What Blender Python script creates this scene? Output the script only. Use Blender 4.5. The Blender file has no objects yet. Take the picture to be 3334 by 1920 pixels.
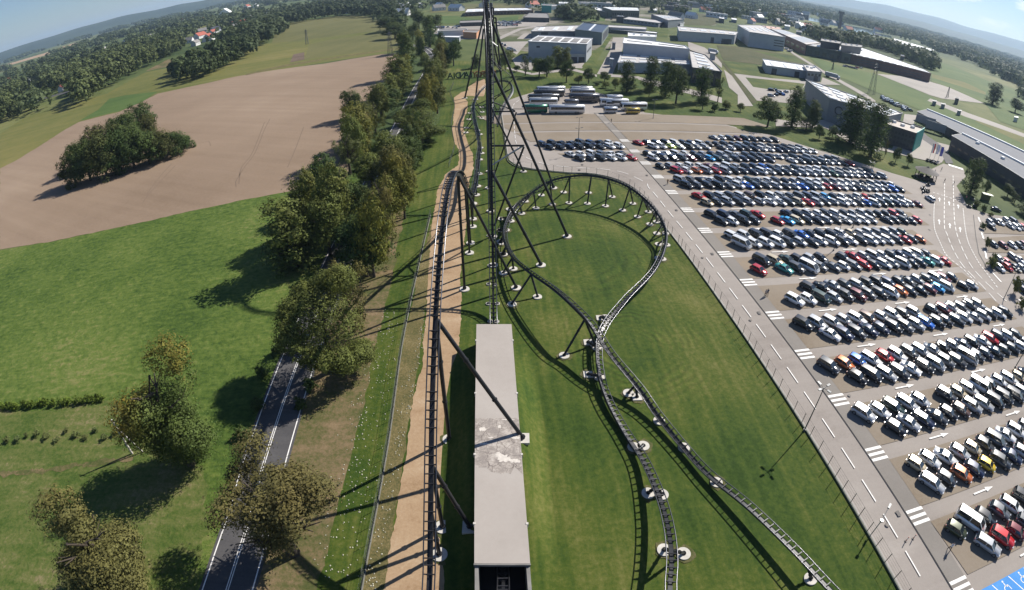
import bpy, math, random
import numpy as np
from mathutils import Matrix, Vector

# ============================================================ camera, world, sun, exposure
sc = bpy.context.scene
C = sc.collection
H = 56.0                                             # eye height above the ground, metres
LF, LK, PITCH, ROLL = 1.7699, -0.0338, 0.5840, -0.0014   # wide action-camera lens
cd = bpy.data.cameras.new('camera'); cam = bpy.data.objects.new('camera', cd); C.objects.link(cam); sc.camera = cam
cd.type = 'PANO'; cd.panorama_type = 'FISHEYE_LENS_POLYNOMIAL'; cd.fisheye_fov = math.pi
cd.clip_start = 0.1; cd.clip_end = 60000; cd.sensor_width = 36; cd.sensor_fit = 'HORIZONTAL'
fm = LF*1000*36/3334
cd.fisheye_polynomial_k0 = 0; cd.fisheye_polynomial_k1 = -1/fm; cd.fisheye_polynomial_k2 = 0
cd.fisheye_polynomial_k3 = -LK/fm**3; cd.fisheye_polynomial_k4 = 0
cF = np.array([0, math.cos(PITCH), -math.sin(PITCH)]); _r = np.array([1., 0, 0]); _u = np.cross(_r, cF)
cR = math.cos(ROLL)*_r + math.sin(ROLL)*_u; cU = -math.sin(ROLL)*_r + math.cos(ROLL)*_u
cam.matrix_world = Matrix(((cR[0], cU[0], -cF[0], 0), (cR[1], cU[1], -cF[1], 0), (cR[2], cU[2], -cF[2], H), (0, 0, 0, 1)))

SUN_AZ, SUN_EL = math.radians(38.5), math.radians(38.0)   # azimuth counted from +x
w = bpy.data.worlds.new('World'); sc.world = w; w.use_nodes = True
nt = w.node_tree; bg = nt.nodes['Background']
sky = nt.nodes.new('ShaderNodeTexSky'); sky.sky_type = 'NISHITA'; sky.sun_disc = False
sky.sun_elevation = SUN_EL; sky.sun_rotation = math.pi/2 - SUN_AZ
sky.air_density = 1.0; sky.dust_density = 0.15; sky.ozone_density = 1.6; sky.altitude = 200
tint = nt.nodes.new('ShaderNodeVectorMath'); tint.operation = 'MULTIPLY'; tint.inputs[1].default_value = (.84, .97, 1.22)
nt.links.new(sky.outputs[0], tint.inputs[0])
tcw = nt.nodes.new('ShaderNodeTexCoord'); sx = nt.nodes.new('ShaderNodeSeparateXYZ'); nt.links.new(tcw.outputs['Generated'], sx.inputs[0])
cmul = nt.nodes.new('ShaderNodeVectorMath'); cmul.operation = 'MULTIPLY'; cmul.inputs[1].default_value = (7, 7, 26); nt.links.new(tcw.outputs['Generated'], cmul.inputs[0])
cn = nt.nodes.new('ShaderNodeTexNoise'); cn.inputs['Scale'].default_value = 1.3; cn.inputs['Detail'].default_value = 8; cn.inputs['Roughness'].default_value = .6; nt.links.new(cmul.outputs[0], cn.inputs['Vector'])
cr1 = nt.nodes.new('ShaderNodeMapRange'); cr1.inputs['From Min'].default_value = .54; cr1.inputs['From Max'].default_value = .68; nt.links.new(cn.outputs[0], cr1.inputs[0])
cr2 = nt.nodes.new('ShaderNodeMapRange'); cr2.inputs['From Min'].default_value = .30; cr2.inputs['From Max'].default_value = .75; nt.links.new(sx.outputs['X'], cr2.inputs[0])
cr3 = nt.nodes.new('ShaderNodeMapRange'); cr3.inputs['From Min'].default_value = .02; cr3.inputs['From Max'].default_value = .05; nt.links.new(sx.outputs['Z'], cr3.inputs[0])
cm1 = nt.nodes.new('ShaderNodeMath'); cm1.operation = 'MULTIPLY'; nt.links.new(cr1.outputs[0], cm1.inputs[0]); nt.links.new(cr2.outputs[0], cm1.inputs[1])
cm2 = nt.nodes.new('ShaderNodeMath'); cm2.operation = 'MULTIPLY'; nt.links.new(cm1.outputs[0], cm2.inputs[0]); nt.links.new(cr3.outputs[0], cm2.inputs[1])
cmx = nt.nodes.new('ShaderNodeMixRGB'); nt.links.new(cm2.outputs[0], cmx.inputs[0]); nt.links.new(tint.outputs[0], cmx.inputs[1]); cmx.inputs[2].default_value = (15, 15, 15.5, 1)
nt.links.new(cmx.outputs[0], bg.inputs[0]); bg.inputs[1].default_value = 0.05
sl = bpy.data.lights.new('sun', 'SUN'); sl.energy = 5.0; sl.angle = math.radians(0.53); sl.color = (1.0, 0.95, 0.87)
so = bpy.data.objects.new('sun', sl); C.objects.link(so)
sd = Vector((math.cos(SUN_AZ)*math.cos(SUN_EL), math.sin(SUN_AZ)*math.cos(SUN_EL), math.sin(SUN_EL)))
so.rotation_euler = sd.to_track_quat('Z', 'Y').to_euler(); so.location = (0, 0, 120)
vs = sc.view_settings; vs.view_transform = 'Standard'; vs.look = 'None'; vs.exposure = 0.68; vs.gamma = 1; vs.use_curve_mapping = False
cy = sc.cycles; cy.max_bounces = 5; cy.diffuse_bounces = 2; cy.glossy_bounces = 2; cy.transmission_bounces = 3
cy.transparent_max_bounces = 8; cy.volume_bounces = 0; cy.use_denoising = True
cy.sample_clamp_indirect = 4; cy.sample_clamp_direct = 12

# ============================================================ helpers: survey of the ground
def ray(x, y):
    """direction of a sight line; x, y count on a 2528 x 1456 grid"""
    X = x*1.3187 - 1667.0; Y = -(y*1.3187 - 960.0); r = math.hypot(X, Y) + 1e-9
    q = r/1000/LF; th = q + LK*q**3
    return math.cos(th)*cF + math.sin(th)*((X/r)*cR + (Y/r)*cU)
def G(x, y, z=0.0):
    d = ray(x, y); t = (z - H)/min(d[2], -1e-4)
    return (d[0]*t, d[1]*t)
def aty(x, y, Y):
    d = ray(x, y); t = Y/d[1]
    return Vector((d[0]*t, Y, H + d[2]*t))
def PD(X):
    v = np.array(X, float) - np.array([0, 0, H]); a = v@cF; b = v@cR; c = v@cU; h = math.hypot(b, c) + 1e-12
    th = math.atan2(h, a); q = th
    for _ in range(20): q -= (q + LK*q**3 - th)/(1 + 3*LK*q*q)
    r = q*LF*1000
    return ((1667 + r*b/h)/1.3187, (960 - r*c/h)/1.3187)
def hgt(base, top, zmax=60):
    g = G(*base); best = (1e9, 1)
    for z in np.arange(0.5, zmax, 0.25):
        p = PD((g[0], g[1], z)); e = abs(p[1]-top[1]) + 0.3*abs(p[0]-top[0])
        if e < best[0]: best = (e, float(z))
    return best[1]
def frame(ox, oy, s): return lambda x, y: (ox + x*s, oy + y*s)
C1 = frame(1061.6, 0, .15); C2 = frame(1061.6, 212.3, .15); C3 = frame(985.8, 379.2, .18019); C4 = frame(985.8, 606.7, .18019)
C5 = frame(1213.3, 409.5, .18019); C6 = frame(1365, 758.3, .18019); C7 = frame(985.8, 834.1, .18019)
Z1 = frame(1213.3, 197.2, .18019); Z2 = frame(1592.5, 303.3, .18019); Z3 = frame(2047.5, 379.2, .1901); Z4 = frame(1668.3, 530.8, .18019)
Z5 = frame(2073.3, 606.7, .18019); Z6 = frame(2073.3, 864.5, .18019); Z7 = frame(2073.3, 1122.3, .18019); Z8 = frame(1895.8, 1193.6, .25007)
B1 = frame(0, 0, .27029); B2 = frame(606.7, 0, .2099); B3 = frame(1251.2, 0, .2099); B4 = frame(1706.2, 0, .18019)
B5 = frame(2073.3, 75.8, .18019); B6 = frame(1895.8, 227.5, .18019); B7 = frame(682.5, 227.5, .18019); R3 = frame(1685, 0, .3333)
# car-park grid: s counts aisles towards the eye, t metres along the aisles
P0 = np.array([39.18, 182.24]); PITCHS = 11.703
gu = np.array([0.09717, -0.99527]); gv = np.array([0.99436, 0.10609])
def ST(s, t):
    p = P0 + gu*PITCHS*s + gv*t
    return (float(p[0]), float(p[1]))
_M = np.linalg.inv(np.stack([gu*PITCHS, gv], 1))
def toST(x, y):
    g = G(x, y); r = _M@(np.array(g) - P0); return (float(r[0]), float(r[1]))

# ============================================================ helpers: materials
def new_mat(name):
    m = bpy.data.materials.new(name); m.use_nodes = True
    return m, m.node_tree, m.node_tree.nodes['Principled BSDF']
def mat(name, col, rough=0.6, metal=0.0, var=0.12, scale=2.0, spec=0.5, world=False, coat=0):
    m, t, b = new_mat(name)
    b.inputs['Roughness'].default_value = rough; b.inputs['Metallic'].default_value = metal
    b.inputs['Specular IOR Level'].default_value = spec; b.inputs['Coat Weight'].default_value = coat
    n = t.nodes.new('ShaderNodeTexNoise'); n.inputs['Scale'].default_value = scale; n.inputs['Detail'].default_value = 5
    if world: g = t.nodes.new('ShaderNodeNewGeometry'); t.links.new(g.outputs['Position'], n.inputs['Vector'])
    else: g = t.nodes.new('ShaderNodeTexCoord'); t.links.new(g.outputs['Object'], n.inputs['Vector'])
    r = t.nodes.new('ShaderNodeMapRange'); r.inputs['From Min'].default_value = .3; r.inputs['From Max'].default_value = .7
    r.inputs['To Min'].default_value = 1-var; r.inputs['To Max'].default_value = 1+var
    t.links.new(n.outputs[0], r.inputs[0])
    v = t.nodes.new('ShaderNodeVectorMath'); v.operation = 'SCALE'; v.inputs[0].default_value = col
    t.links.new(r.outputs[0], v.inputs['Scale']); t.links.new(v.outputs[0], b.inputs['Base Color'])
    return m
def gmat(name, cols, scale=0.05, fine=0.8, fine_amt=0.35, streak=None, rough=0.9, bump=0.0, mid=0.35, stops=None):
    """ground: two to four tones mixed by world-position noise at several scales, optional mowing or ploughing streaks"""
    m, t, b = new_mat(name); b.inputs['Roughness'].default_value = rough; b.inputs['Specular IOR Level'].default_value = 0.15
    L = t.links.new
    g = t.nodes.new('ShaderNodeNewGeometry')
    n1 = t.nodes.new('ShaderNodeTexNoise'); n1.inputs['Scale'].default_value = scale; n1.inputs['Detail'].default_value = 6; n1.inputs['Roughness'].default_value = .6
    L(g.outputs['Position'], n1.inputs['Vector'])
    n2 = t.nodes.new('ShaderNodeTexNoise'); n2.inputs['Scale'].default_value = fine; n2.inputs['Detail'].default_value = 6; n2.inputs['Roughness'].default_value = .75
    L(g.outputs['Position'], n2.inputs['Vector'])
    a = t.nodes.new('ShaderNodeMath'); a.operation = 'MULTIPLY_ADD'; a.inputs[1].default_value = fine_amt
    L(n2.outputs[0], a.inputs[0])
    a2 = t.nodes.new('ShaderNodeMath'); a2.operation = 'MULTIPLY_ADD'; a2.inputs[1].default_value = 1-fine_amt; a2.inputs[2].default_value = 0
    L(n1.outputs[0], a2.inputs[0]); L(a2.outputs[0], a.inputs[2])
    last = a
    if streak:
        ang, sx, sy, amt = streak
        mp = t.nodes.new('ShaderNodeMapping'); mp.inputs['Rotation'].default_value = (0, 0, -math.radians(ang)); mp.inputs['Scale'].default_value = (sx, sy, 0)
        mp.vector_type = 'POINT'
        rt = t.nodes.new('ShaderNodeVectorRotate'); rt.rotation_type = 'Z_AXIS'; rt.inputs['Angle'].default_value = -math.radians(ang)
        L(g.outputs['Position'], rt.inputs['Vector'])
        ml = t.nodes.new('ShaderNodeVectorMath'); ml.operation = 'MULTIPLY'; ml.inputs[1].default_value = (sx, sy, 0)
        t.nodes.remove(mp); L(rt.outputs[0], ml.inputs[0])
        n3 = t.nodes.new('ShaderNodeTexNoise'); n3.inputs['Scale'].default_value = 1; n3.inputs['Detail'].default_value = 4
        L(ml.outputs[0], n3.inputs['Vector'])
        b3 = t.nodes.new('ShaderNodeMath'); b3.operation = 'MULTIPLY_ADD'; b3.inputs[1].default_value = amt; b3.inputs[2].default_value = -amt/2
        L(n3.outputs[0], b3.inputs[0])
        a3 = t.nodes.new('ShaderNodeMath'); a3.operation = 'ADD'; L(a.outputs[0], a3.inputs[0]); L(b3.outputs[0], a3.inputs[1]); last = a3
    r = t.nodes.new('ShaderNodeValToRGB'); e = r.color_ramp.elements
    n = len(cols); st = stops or [mid + (0.65-mid)*i/(n-1) for i in range(n)]
    while len(e) < n: e.new(0.5)
    for i in range(n): e[i].position = st[i]; e[i].color = (*cols[i], 1)
    L(last.outputs[0], r.inputs[0]); L(r.outputs[0], b.inputs['Base Color'])
    if bump:
        bp = t.nodes.new('ShaderNodeBump'); bp.inputs['Strength'].default_value = 0.9; bp.inputs['Distance'].default_value = bump
        L(n2.outputs[0], bp.inputs['Height']); L(bp.outputs[0], b.inputs['Normal'])
    return m
def paint_mat(name, src):
    m, t, b = new_mat(name)
    if src == 'object': n = t.nodes.new('ShaderNodeObjectInfo'); t.links.new(n.outputs['Color'], b.inputs['Base Color'])
    else: n = t.nodes.new('ShaderNodeAttribute'); n.attribute_name = 'paint'; t.links.new(n.outputs['Color'], b.inputs['Base Color'])
    b.inputs['Roughness'].default_value = .28; b.inputs['Metallic'].default_value = .25
    b.inputs['Coat Weight'].default_value = .8; b.inputs['Coat Roughness'].default_value = .12
    return m
def leaf_mat(name):
    m, t, b = new_mat(name); L = t.links.new
    at = t.nodes.new('ShaderNodeAttribute'); at.attribute_name = 'tone'
    oi = t.nodes.new('ShaderNodeObjectInfo')
    g = t.nodes.new('ShaderNodeTexCoord')
    n = t.nodes.new('ShaderNodeTexNoise'); n.inputs['Scale'].default_value = .35; n.inputs['Detail'].default_value = 3
    L(g.outputs['Object'], n.inputs['Vector'])
    ad = t.nodes.new('ShaderNodeMath'); ad.operation = 'MULTIPLY_ADD'; ad.inputs[1].default_value = 1.0; L(n.outputs[0], ad.inputs[0]); L(at.outputs['Fac'], ad.inputs[2])
    r = t.nodes.new('ShaderNodeMapRange'); r.inputs['From Min'].default_value = .3; r.inputs['From Max'].default_value = 1.6
    r.inputs['To Min'].default_value = .50; r.inputs['To Max'].default_value = 1.75
    L(ad.outputs[0], r.inputs[0])
    v = t.nodes.new('ShaderNodeVectorMath'); v.operation = 'SCALE'; ra = t.nodes.new('ShaderNodeAttribute'); ra.attribute_name = 'rust_toplit'
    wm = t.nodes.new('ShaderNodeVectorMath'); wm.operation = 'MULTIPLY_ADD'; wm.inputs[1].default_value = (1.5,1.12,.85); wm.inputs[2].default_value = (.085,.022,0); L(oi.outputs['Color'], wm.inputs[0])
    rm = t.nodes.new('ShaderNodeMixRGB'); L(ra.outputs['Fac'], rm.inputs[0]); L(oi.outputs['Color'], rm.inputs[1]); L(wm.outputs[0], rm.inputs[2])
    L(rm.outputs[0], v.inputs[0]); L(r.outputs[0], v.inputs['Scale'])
    L(v.outputs[0], b.inputs['Base Color']); b.inputs['Roughness'].default_value = .75; b.inputs['Specular IOR Level'].default_value = .2
    tr = t.nodes.new('ShaderNodeBsdfTranslucent'); L(v.outputs[0], tr.inputs['Color'])
    mx = t.nodes.new('ShaderNodeMixShader'); mx.inputs[0].default_value = .25
    L(b.outputs[0], mx.inputs[1]); L(tr.outputs[0], mx.inputs[2]); L(mx.outputs[0], t.nodes['Material Output'].inputs[0])
    return m

# ============================================================ helpers: meshes
class MB:
    def __init__(s): s.v = []; s.f = []; s.mi = []; s.sm = []
    def add(s, vs, fs, mi=0, sm=False):
        o = len(s.v); s.v += [tuple(map(float, p)) for p in vs]
        for f in fs: s.f.append(tuple(i+o for i in f)); s.mi.append(mi); s.sm.append(sm)
    def box(s, x0, x1, y0, y1, z0, z1, mi=0):
        s.add([(x0,y0,z0),(x1,y0,z0),(x1,y1,z0),(x0,y1,z0),(x0,y0,z1),(x1,y0,z1),(x1,y1,z1),(x0,y1,z1)],
              [(0,3,2,1),(4,5,6,7),(0,1,5,4),(1,2,6,5),(2,3,7,6),(3,0,4,7)], mi)
    def prism(s, pts, z0, z1, mi=0, top=None, bottom=True):
        a = sum(pts[i][0]*pts[(i+1)%len(pts)][1] - pts[(i+1)%len(pts)][0]*pts[i][1] for i in range(len(pts)))
        if a < 0: pts = pts[::-1]
        n = len(pts); fs = [(i, (i+1)%n, (i+1)%n+n, i+n) for i in range(n)]
        vs = [(p[0],p[1],z0) for p in pts] + [(p[0],p[1],z1) for p in pts]
        s.add(vs, fs, mi); s.add(vs, [tuple(range(n, 2*n))], mi if top is None else top)
        if bottom: s.add(vs, [tuple(range(n-1, -1, -1))], mi)
    def sheet(s, pts, z, mi=0):
        a = sum(pts[i][0]*pts[(i+1)%len(pts)][1] - pts[(i+1)%len(pts)][0]*pts[i][1] for i in range(len(pts)))
        if a < 0: pts = pts[::-1]
        s.add([(p[0],p[1],z) for p in pts], [tuple(range(len(pts)))], mi)
    def tube(s, path, r, n=8, mi=0, caps=True, r2=None, sm=True):
        path = [Vector(p) for p in path]; N = len(path); vs = []; fs = []; up = Vector((0,0,1))
        for i, p in enumerate(path):
            d = (path[min(i+1, N-1)] - path[max(i-1, 0)]).normalized()
            a = up if abs(d.z) < .95 else Vector((0,1,0)); x = d.cross(a).normalized(); y = x.cross(d).normalized()
            rr = r if r2 is None else r + (r2-r)*i/(N-1)
            for k in range(n):
                t = 2*math.pi*k/n; vs.append(p + x*(rr*math.cos(t)) + y*(rr*math.sin(t)))
        for i in range(N-1):
            for k in range(n): fs.append((i*n+k, i*n+(k+1)%n, (i+1)*n+(k+1)%n, (i+1)*n+k))
        s.add(vs, fs, mi, sm)
        if caps: s.add(vs, [tuple(range(n-1,-1,-1)), tuple(range((N-1)*n, N*n))], mi)
    def cyl(s, c, r, h, n=16, mi=0, r2=None):
        r2 = r if r2 is None else r2
        vs = [(c[0]+r*math.cos(2*math.pi*k/n), c[1]+r*math.sin(2*math.pi*k/n), c[2]) for k in range(n)] + \
             [(c[0]+r2*math.cos(2*math.pi*k/n), c[1]+r2*math.sin(2*math.pi*k/n), c[2]+h) for k in range(n)]
        s.add(vs, [(k,(k+1)%n,(k+1)%n+n,k+n) for k in range(n)], mi, True); s.add(vs, [tuple(range(n-1,-1,-1)), tuple(range(n,2*n))], mi)
    def bar(s, a, b, wd, ht, mi=0):
        a = Vector(a); b = Vector(b); d = (b-a).normalized(); x = d.cross(Vector((0,0,1)) if abs(d.z) < .95 else Vector((0,1,0))).normalized(); y = x.cross(d)
        vs = [q + x*(i*wd/2) + y*(j*ht/2) for q in (a, b) for i, j in ((-1,-1),(1,-1),(1,1),(-1,1))]
        s.add(vs, [(3,2,1,0),(4,5,6,7),(0,1,5,4),(1,2,6,5),(2,3,7,6),(3,0,4,7)], mi)
    def mesh(s, name, mats):
        me = bpy.data.meshes.new(name); me.from_pydata(s.v, [], s.f)
        for m in mats: me.materials.append(m)
        me.polygons.foreach_set('material_index', s.mi); me.polygons.foreach_set('use_smooth', s.sm); me.update()
        return me
def link(name, me, parent=None):
    o = bpy.data.objects.new(name, me); C.objects.link(o)
    if parent: o.parent = parent
    return o
def obj(name, mb, mats, parent=None):
    return link(name, mb.mesh(name, mats if isinstance(mats, (list, tuple)) else [mats]), parent)
def tag(o, label, cat, group=None, kind=None):
    o['label'] = label; o['category'] = cat
    if group: o['group'] = group
    if kind: o['kind'] = kind
    return o
def thing(name, label, cat, loc=(0,0,0), rz=0.0, group=None):
    o = bpy.data.objects.new(name, None); C.objects.link(o); o.location = loc; o.rotation_euler = (0,0,rz)
    return tag(o, label, cat, group)
def copy_tree(src, parent=None):
    c = src.copy(); C.objects.link(c)
    if parent: c.parent = parent
    for ch in src.children: copy_tree(ch, c)
    return c
def struct(name, mb, mats):
    o = obj(name, mb, mats); o['kind'] = 'structure'; return o
ZL = [0.02]
def ragged(pts, amp, step):
    rg_ = random.Random(len(pts)*7+int(pts[0][0]*10)); out = []; n = len(pts); o1 = o2 = 0
    for i in range(n):
        a, c = pts[i], pts[(i+1)%n]; d = math.dist(a, c)
        if d < 1e-6: continue
        k = max(1, min(140, int(d/step))); nx, ny = -(c[1]-a[1])/d, (c[0]-a[0])/d
        for j in range(k):
            o1 = o1*.7 + rg_.uniform(-1,1)*amp*.55; f = j/k; w_ = min(1, 4*f*(1-f)+.15)
            out.append((a[0]+(c[0]-a[0])*f + nx*o1*w_, a[1]+(c[1]-a[1])*f + ny*o1*w_))
    return out
def ground(name, pts, m, z=None, px=True, rag=None):
    if z is None: ZL[0] += .004; z = ZL[0]
    W = [G(*p) for p in pts] if px else list(pts)
    if rag: W = ragged(W, *rag)
    b = MB(); b.sheet(W, z)
    return struct(name, b, m)
def np_mesh(name, V, F, mats, attr=None, attrname='tone', color=None):
    me = bpy.data.meshes.new(name); n = len(F); k = F.shape[1]
    me.vertices.add(len(V)); me.vertices.foreach_set('co', np.ascontiguousarray(V, np.float32).ravel())
    me.loops.add(n*k); me.loops.foreach_set('vertex_index', np.ascontiguousarray(F, np.int32).ravel())
    me.polygons.add(n); me.polygons.foreach_set('loop_start', np.arange(0, n*k, k, dtype=np.int32))
    try: me.polygons.foreach_set('loop_total', np.full(n, k, np.int32))
    except Exception: pass
    for m in mats: me.materials.append(m)
    if attr is not None:
        a = me.attributes.new(attrname, 'FLOAT', 'FACE'); a.data.foreach_set('value', np.ascontiguousarray(attr, np.float32))
    if color is not None:
        a = me.attributes.new(attrname, 'FLOAT_COLOR', 'FACE'); a.data.foreach_set('color', np.ascontiguousarray(color, np.float32).ravel())
    me.update(); me.validate()
    return me
#PART2

# ============================================================ ground materials
M = {}
gr1, gr2, gr3 = (.020,.048,.008), (.045,.082,.013), (.095,.105,.028)
M['grass'] = gmat('lawn_grass', [(.020,.043,.005), (.034,.062,.008), (.058,.082,.012), (.092,.104,.022), (.16,.145,.05)], .038, 1.3, .40, (4, .9, .05, .26), bump=.10, stops=[.36,.44,.51,.58,.68])
M['meadow'] = gmat('meadow_grass', [(.028,.056,.010), (.058,.096,.016), (.100,.138,.028), (.175,.170,.060)], .028, .7, .52, (15, .25, 1.2, .22), bump=.35, mid=.37)
M['rough'] = gmat('rough_grass', [(.030,.060,.010), (.062,.094,.018), (.110,.122,.036), (.20,.165,.085)], .09, 1.4, .5, (12, .12, .8, .25), bump=.2)
M['verge'] = gmat('dry_verge', [(.040,.060,.014), (.085,.085,.030), (.165,.120,.065), (.24,.17,.10)], .085, 1.5, .42, (96, .5, .04, .25), bump=.08)
M['strip'] = gmat('weedy_strip', [(.050,.058,.016), (.095,.088,.034), (.15,.12,.05), (.24,.20,.11)], .25, 3.0, .6, bump=.12)
M['plough'] = gmat('ploughed_soil', [(.180,.128,.086), (.215,.155,.107), (.240,.175,.122), (.275,.205,.145)], .010, .9, .28, (68, .22, .006, .24), bump=.05)
M['sand'] = gmat('sandy_path', [(.24,.155,.085), (.31,.21,.125), (.35,.245,.15), (.40,.30,.20)], .2, 2.5, .45, (94, .8, .06, .15), bump=.04)
M['crop'] = gmat('crop_field', [(.075,.088,.022), (.105,.112,.030), (.135,.130,.038), (.17,.15,.05)], .008, .15, .3, (100, .12, .004, .3))
M['crop2'] = gmat('olive_crop_field', [(.085,.088,.030), (.115,.112,.040), (.14,.13,.05)], .008, .2, .3, (170, .1, .004, .25))
M['green'] = gmat('green_pasture', [(.045,.080,.020), (.068,.108,.026), (.095,.125,.036)], .012, .2, .3, (100, .12, .006, .2))
M['asphalt'] = gmat('pale_asphalt', [(.235,.205,.180), (.275,.243,.215), (.295,.262,.232), (.33,.295,.262)], .05, 2.2, .3, (-84, .5, .015, .3), rough=.85)
M['aisle'] = gmat('aisle_surface', [(.205,.180,.155), (.235,.205,.178), (.262,.23,.20)], .06, 2.0, .3, (6, .02, .5, .3), rough=.85)
M['bay'] = gmat('bay_gravel', [(.180,.140,.098), (.215,.175,.130), (.235,.196,.152), (.27,.205,.135)], .05, 2.5, .35, rough=.9)
M['walk'] = gmat('footway_paving', [(.185,.168,.148), (.21,.190,.168), (.23,.21,.186)], .1, 3, .4, rough=.85)
M['dark'] = gmat('dark_asphalt', [(.060,.058,.060), (.080,.077,.078), (.10,.096,.096)], .15, 3, .4, (94, 1.2, .03, .25), rough=.8)
M['yard'] = gmat('concrete_yard', [(.25,.23,.20), (.31,.28,.25), (.35,.32,.28)], .02, .5, .35, rough=.85)
M['white'] = mat('road_paint', (.72,.70,.66), .7, var=.12, scale=2, world=True)
M['blue'] = gmat('blue_bay_paint', [(.045,.20,.50), (.06,.24,.56), (.09,.29,.62)], .2, 3, .4, rough=.7)
M['soil'] = gmat('bare_soil', [(.09,.062,.045), (.12,.085,.06), (.16,.12,.09)], .05, .8, .4)
M['scrub'] = gmat('scrub_ground', [(.035,.048,.014), (.065,.068,.024), (.10,.088,.045)], .05, .6, .5, bump=.3)
M['water'] = mat('river_water', (.06,.09,.11), .08, var=.05, scale=.02, world=True)
M['far'] = gmat('far_country', [(.030,.050,.016), (.050,.075,.022), (.090,.110,.034), (.14,.145,.050), (.18,.16,.07)], .0022, .02, .3, stops=[.36,.45,.52,.58,.66])
M['dark_line'] = mat('drain_channel', (.035,.033,.030), .8, world=True)  # dark gutter colour, also used for the curb line

def add_arcs(m, cx_, cy_, rad, freq, amt):
    t = m.node_tree; L = t.links.new; b = t.nodes['Principled BSDF']; src = b.inputs['Base Color'].links[0].from_socket
    g = t.nodes.new('ShaderNodeNewGeometry'); n = t.nodes.new('ShaderNodeTexNoise'); n.inputs['Scale'].default_value = .25; L(g.outputs['Position'], n.inputs['Vector'])
    wv = t.nodes.new('ShaderNodeVectorMath'); wv.operation = 'MULTIPLY_ADD'; wv.inputs[1].default_value = (2.5,2.5,0); L(n.outputs['Color'], wv.inputs[0]); L(g.outputs['Position'], wv.inputs[2])
    ds = t.nodes.new('ShaderNodeVectorMath'); ds.operation = 'DISTANCE'; L(wv.outputs[0], ds.inputs[0]); ds.inputs[1].default_value = (cx_+1.2, cy_+1.2, 0)
    mu = t.nodes.new('ShaderNodeMath'); mu.operation = 'MULTIPLY'; mu.inputs[1].default_value = freq; L(ds.outputs['Value'], mu.inputs[0])
    sn = t.nodes.new('ShaderNodeMath'); sn.operation = 'SINE'; L(mu.outputs[0], sn.inputs[0])
    mr = t.nodes.new('ShaderNodeMapRange'); L(ds.outputs['Value'], mr.inputs[0]); mr.inputs['From Min'].default_value = rad*.35; mr.inputs['From Max'].default_value = rad; mr.inputs['To Min'].default_value = amt; mr.inputs['To Max'].default_value = 0
    mc = t.nodes.new('ShaderNodeMapRange'); L(ds.outputs['Value'], mc.inputs[0]); mc.inputs['From Min'].default_value = rad*.12; mc.inputs['From Max'].default_value = rad*.35
    n2 = t.nodes.new('ShaderNodeTexNoise'); n2.inputs['Scale'].default_value = .13; n2.inputs['Detail'].default_value = 1; L(g.outputs['Position'], n2.inputs['Vector'])
    mn = t.nodes.new('ShaderNodeMapRange'); L(n2.outputs[0], mn.inputs[0]); mn.inputs['From Min'].default_value = .42; mn.inputs['From Max'].default_value = .6
    m1 = t.nodes.new('ShaderNodeMath'); m1.operation = 'MULTIPLY'; L(mc.outputs[0], m1.inputs[0]); L(mn.outputs[0], m1.inputs[1])
    m2 = t.nodes.new('ShaderNodeMath'); m2.operation = 'MULTIPLY'; L(m1.outputs[0], m2.inputs[0]); L(mr.outputs[0], m2.inputs[1])
    ml = t.nodes.new('ShaderNodeMath'); ml.operation = 'MULTIPLY_ADD'; ml.inputs[2].default_value = 1; L(sn.outputs[0], ml.inputs[0]); L(m2.outputs[0], ml.inputs[1])
    v = t.nodes.new('ShaderNodeVectorMath'); v.operation = 'SCALE'; L(src, v.inputs[0]); L(ml.outputs[0], v.inputs['Scale']); L(v.outputs[0], b.inputs['Base Color'])
_g = G(1585, 850); add_arcs(M['grass'], _g[0]-2, _g[1], 17, 4.6, .30); _g = G(1440, 640); add_arcs(M['grass'], _g[0], _g[1], 24, 2.6, .17)
# the big ground sheet: fine near the eye, reaching the horizon
b = MB(); b.sheet([(-16000,-300),(16000,-300),(16000,16000),(-16000,16000)], 0.0)
struct('ground', b, M['far'])
# --- green country around the site (left: yellow-green fields; right: lawns)
ground('field_land', [(0,330),(60,290),(300,222),(600,120),(985,60),(985,128),(600,190),(300,300),(0,560)], M['crop'])
ground('meadow', [G(-0,618),G(120,598),G(300,560),G(480,519),G(600,493),G(742,466),G(860,440),(-45,160),(-32,20),(-34,-60),(-200,-60)], M['meadow'], px=False, rag=(.5,1.5))
ground('lawn', [(-19,-40),(-20,60),(-22,170),(-30,300),(10,330),(75,300),(150,250),(60,150),(62,100),(66,40),(80,-40)], M['grass'], px=False)
ground('far_lawn', [(1085,300),(1098,150),(1180,150),(1400,150),(1620,150),(1850,200),(2010,270),(2130,340),(2310,420),(2330,470),(2200,480),(1900,350),(1500,300),(1240,320),(1240,440),(1085,440)], M['grass'])
ground('ploughed_field', [(0,616),(120,598),(300,560),(480,519),(600,493),(742,466),(850,442),(900,330),(965,215),(985,131),(940,134),(800,157),(682,172),(581,189),(511,205),(422,224),(389,231),(351,251),(295,276),(195,301),(162,319),(95,362),(43,394),(0,416)], M['plough'], rag=(.7,2.0))
ground('rough_grass', [G(0,1010),G(250,990),G(420,1010),G(520,1200),G(480,1456),(-40,5),(-45,-60),(-200,-60)], M['rough'], px=False, rag=(1.5,1.0))
ground('roadside_verge', [(-30.5,-40),(-31.5,30),(-33,90),(-37,180),(-30,175),(-25,120),(-22.5,80),(-21,45),(-19,-40)], M['verge'], px=False, rag=(.6,.8))
ground('green_verge', [(-21.2,-40),(-21.5,45),(-23.5,85),(-27,130),(-31,178),(-26,230),(-23.5,260),(-20,200),(-19.2,120),(-18,72),(-16.5,40),(-16.2,-40)], M['grass'], px=False, rag=(.5,.8))
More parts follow.
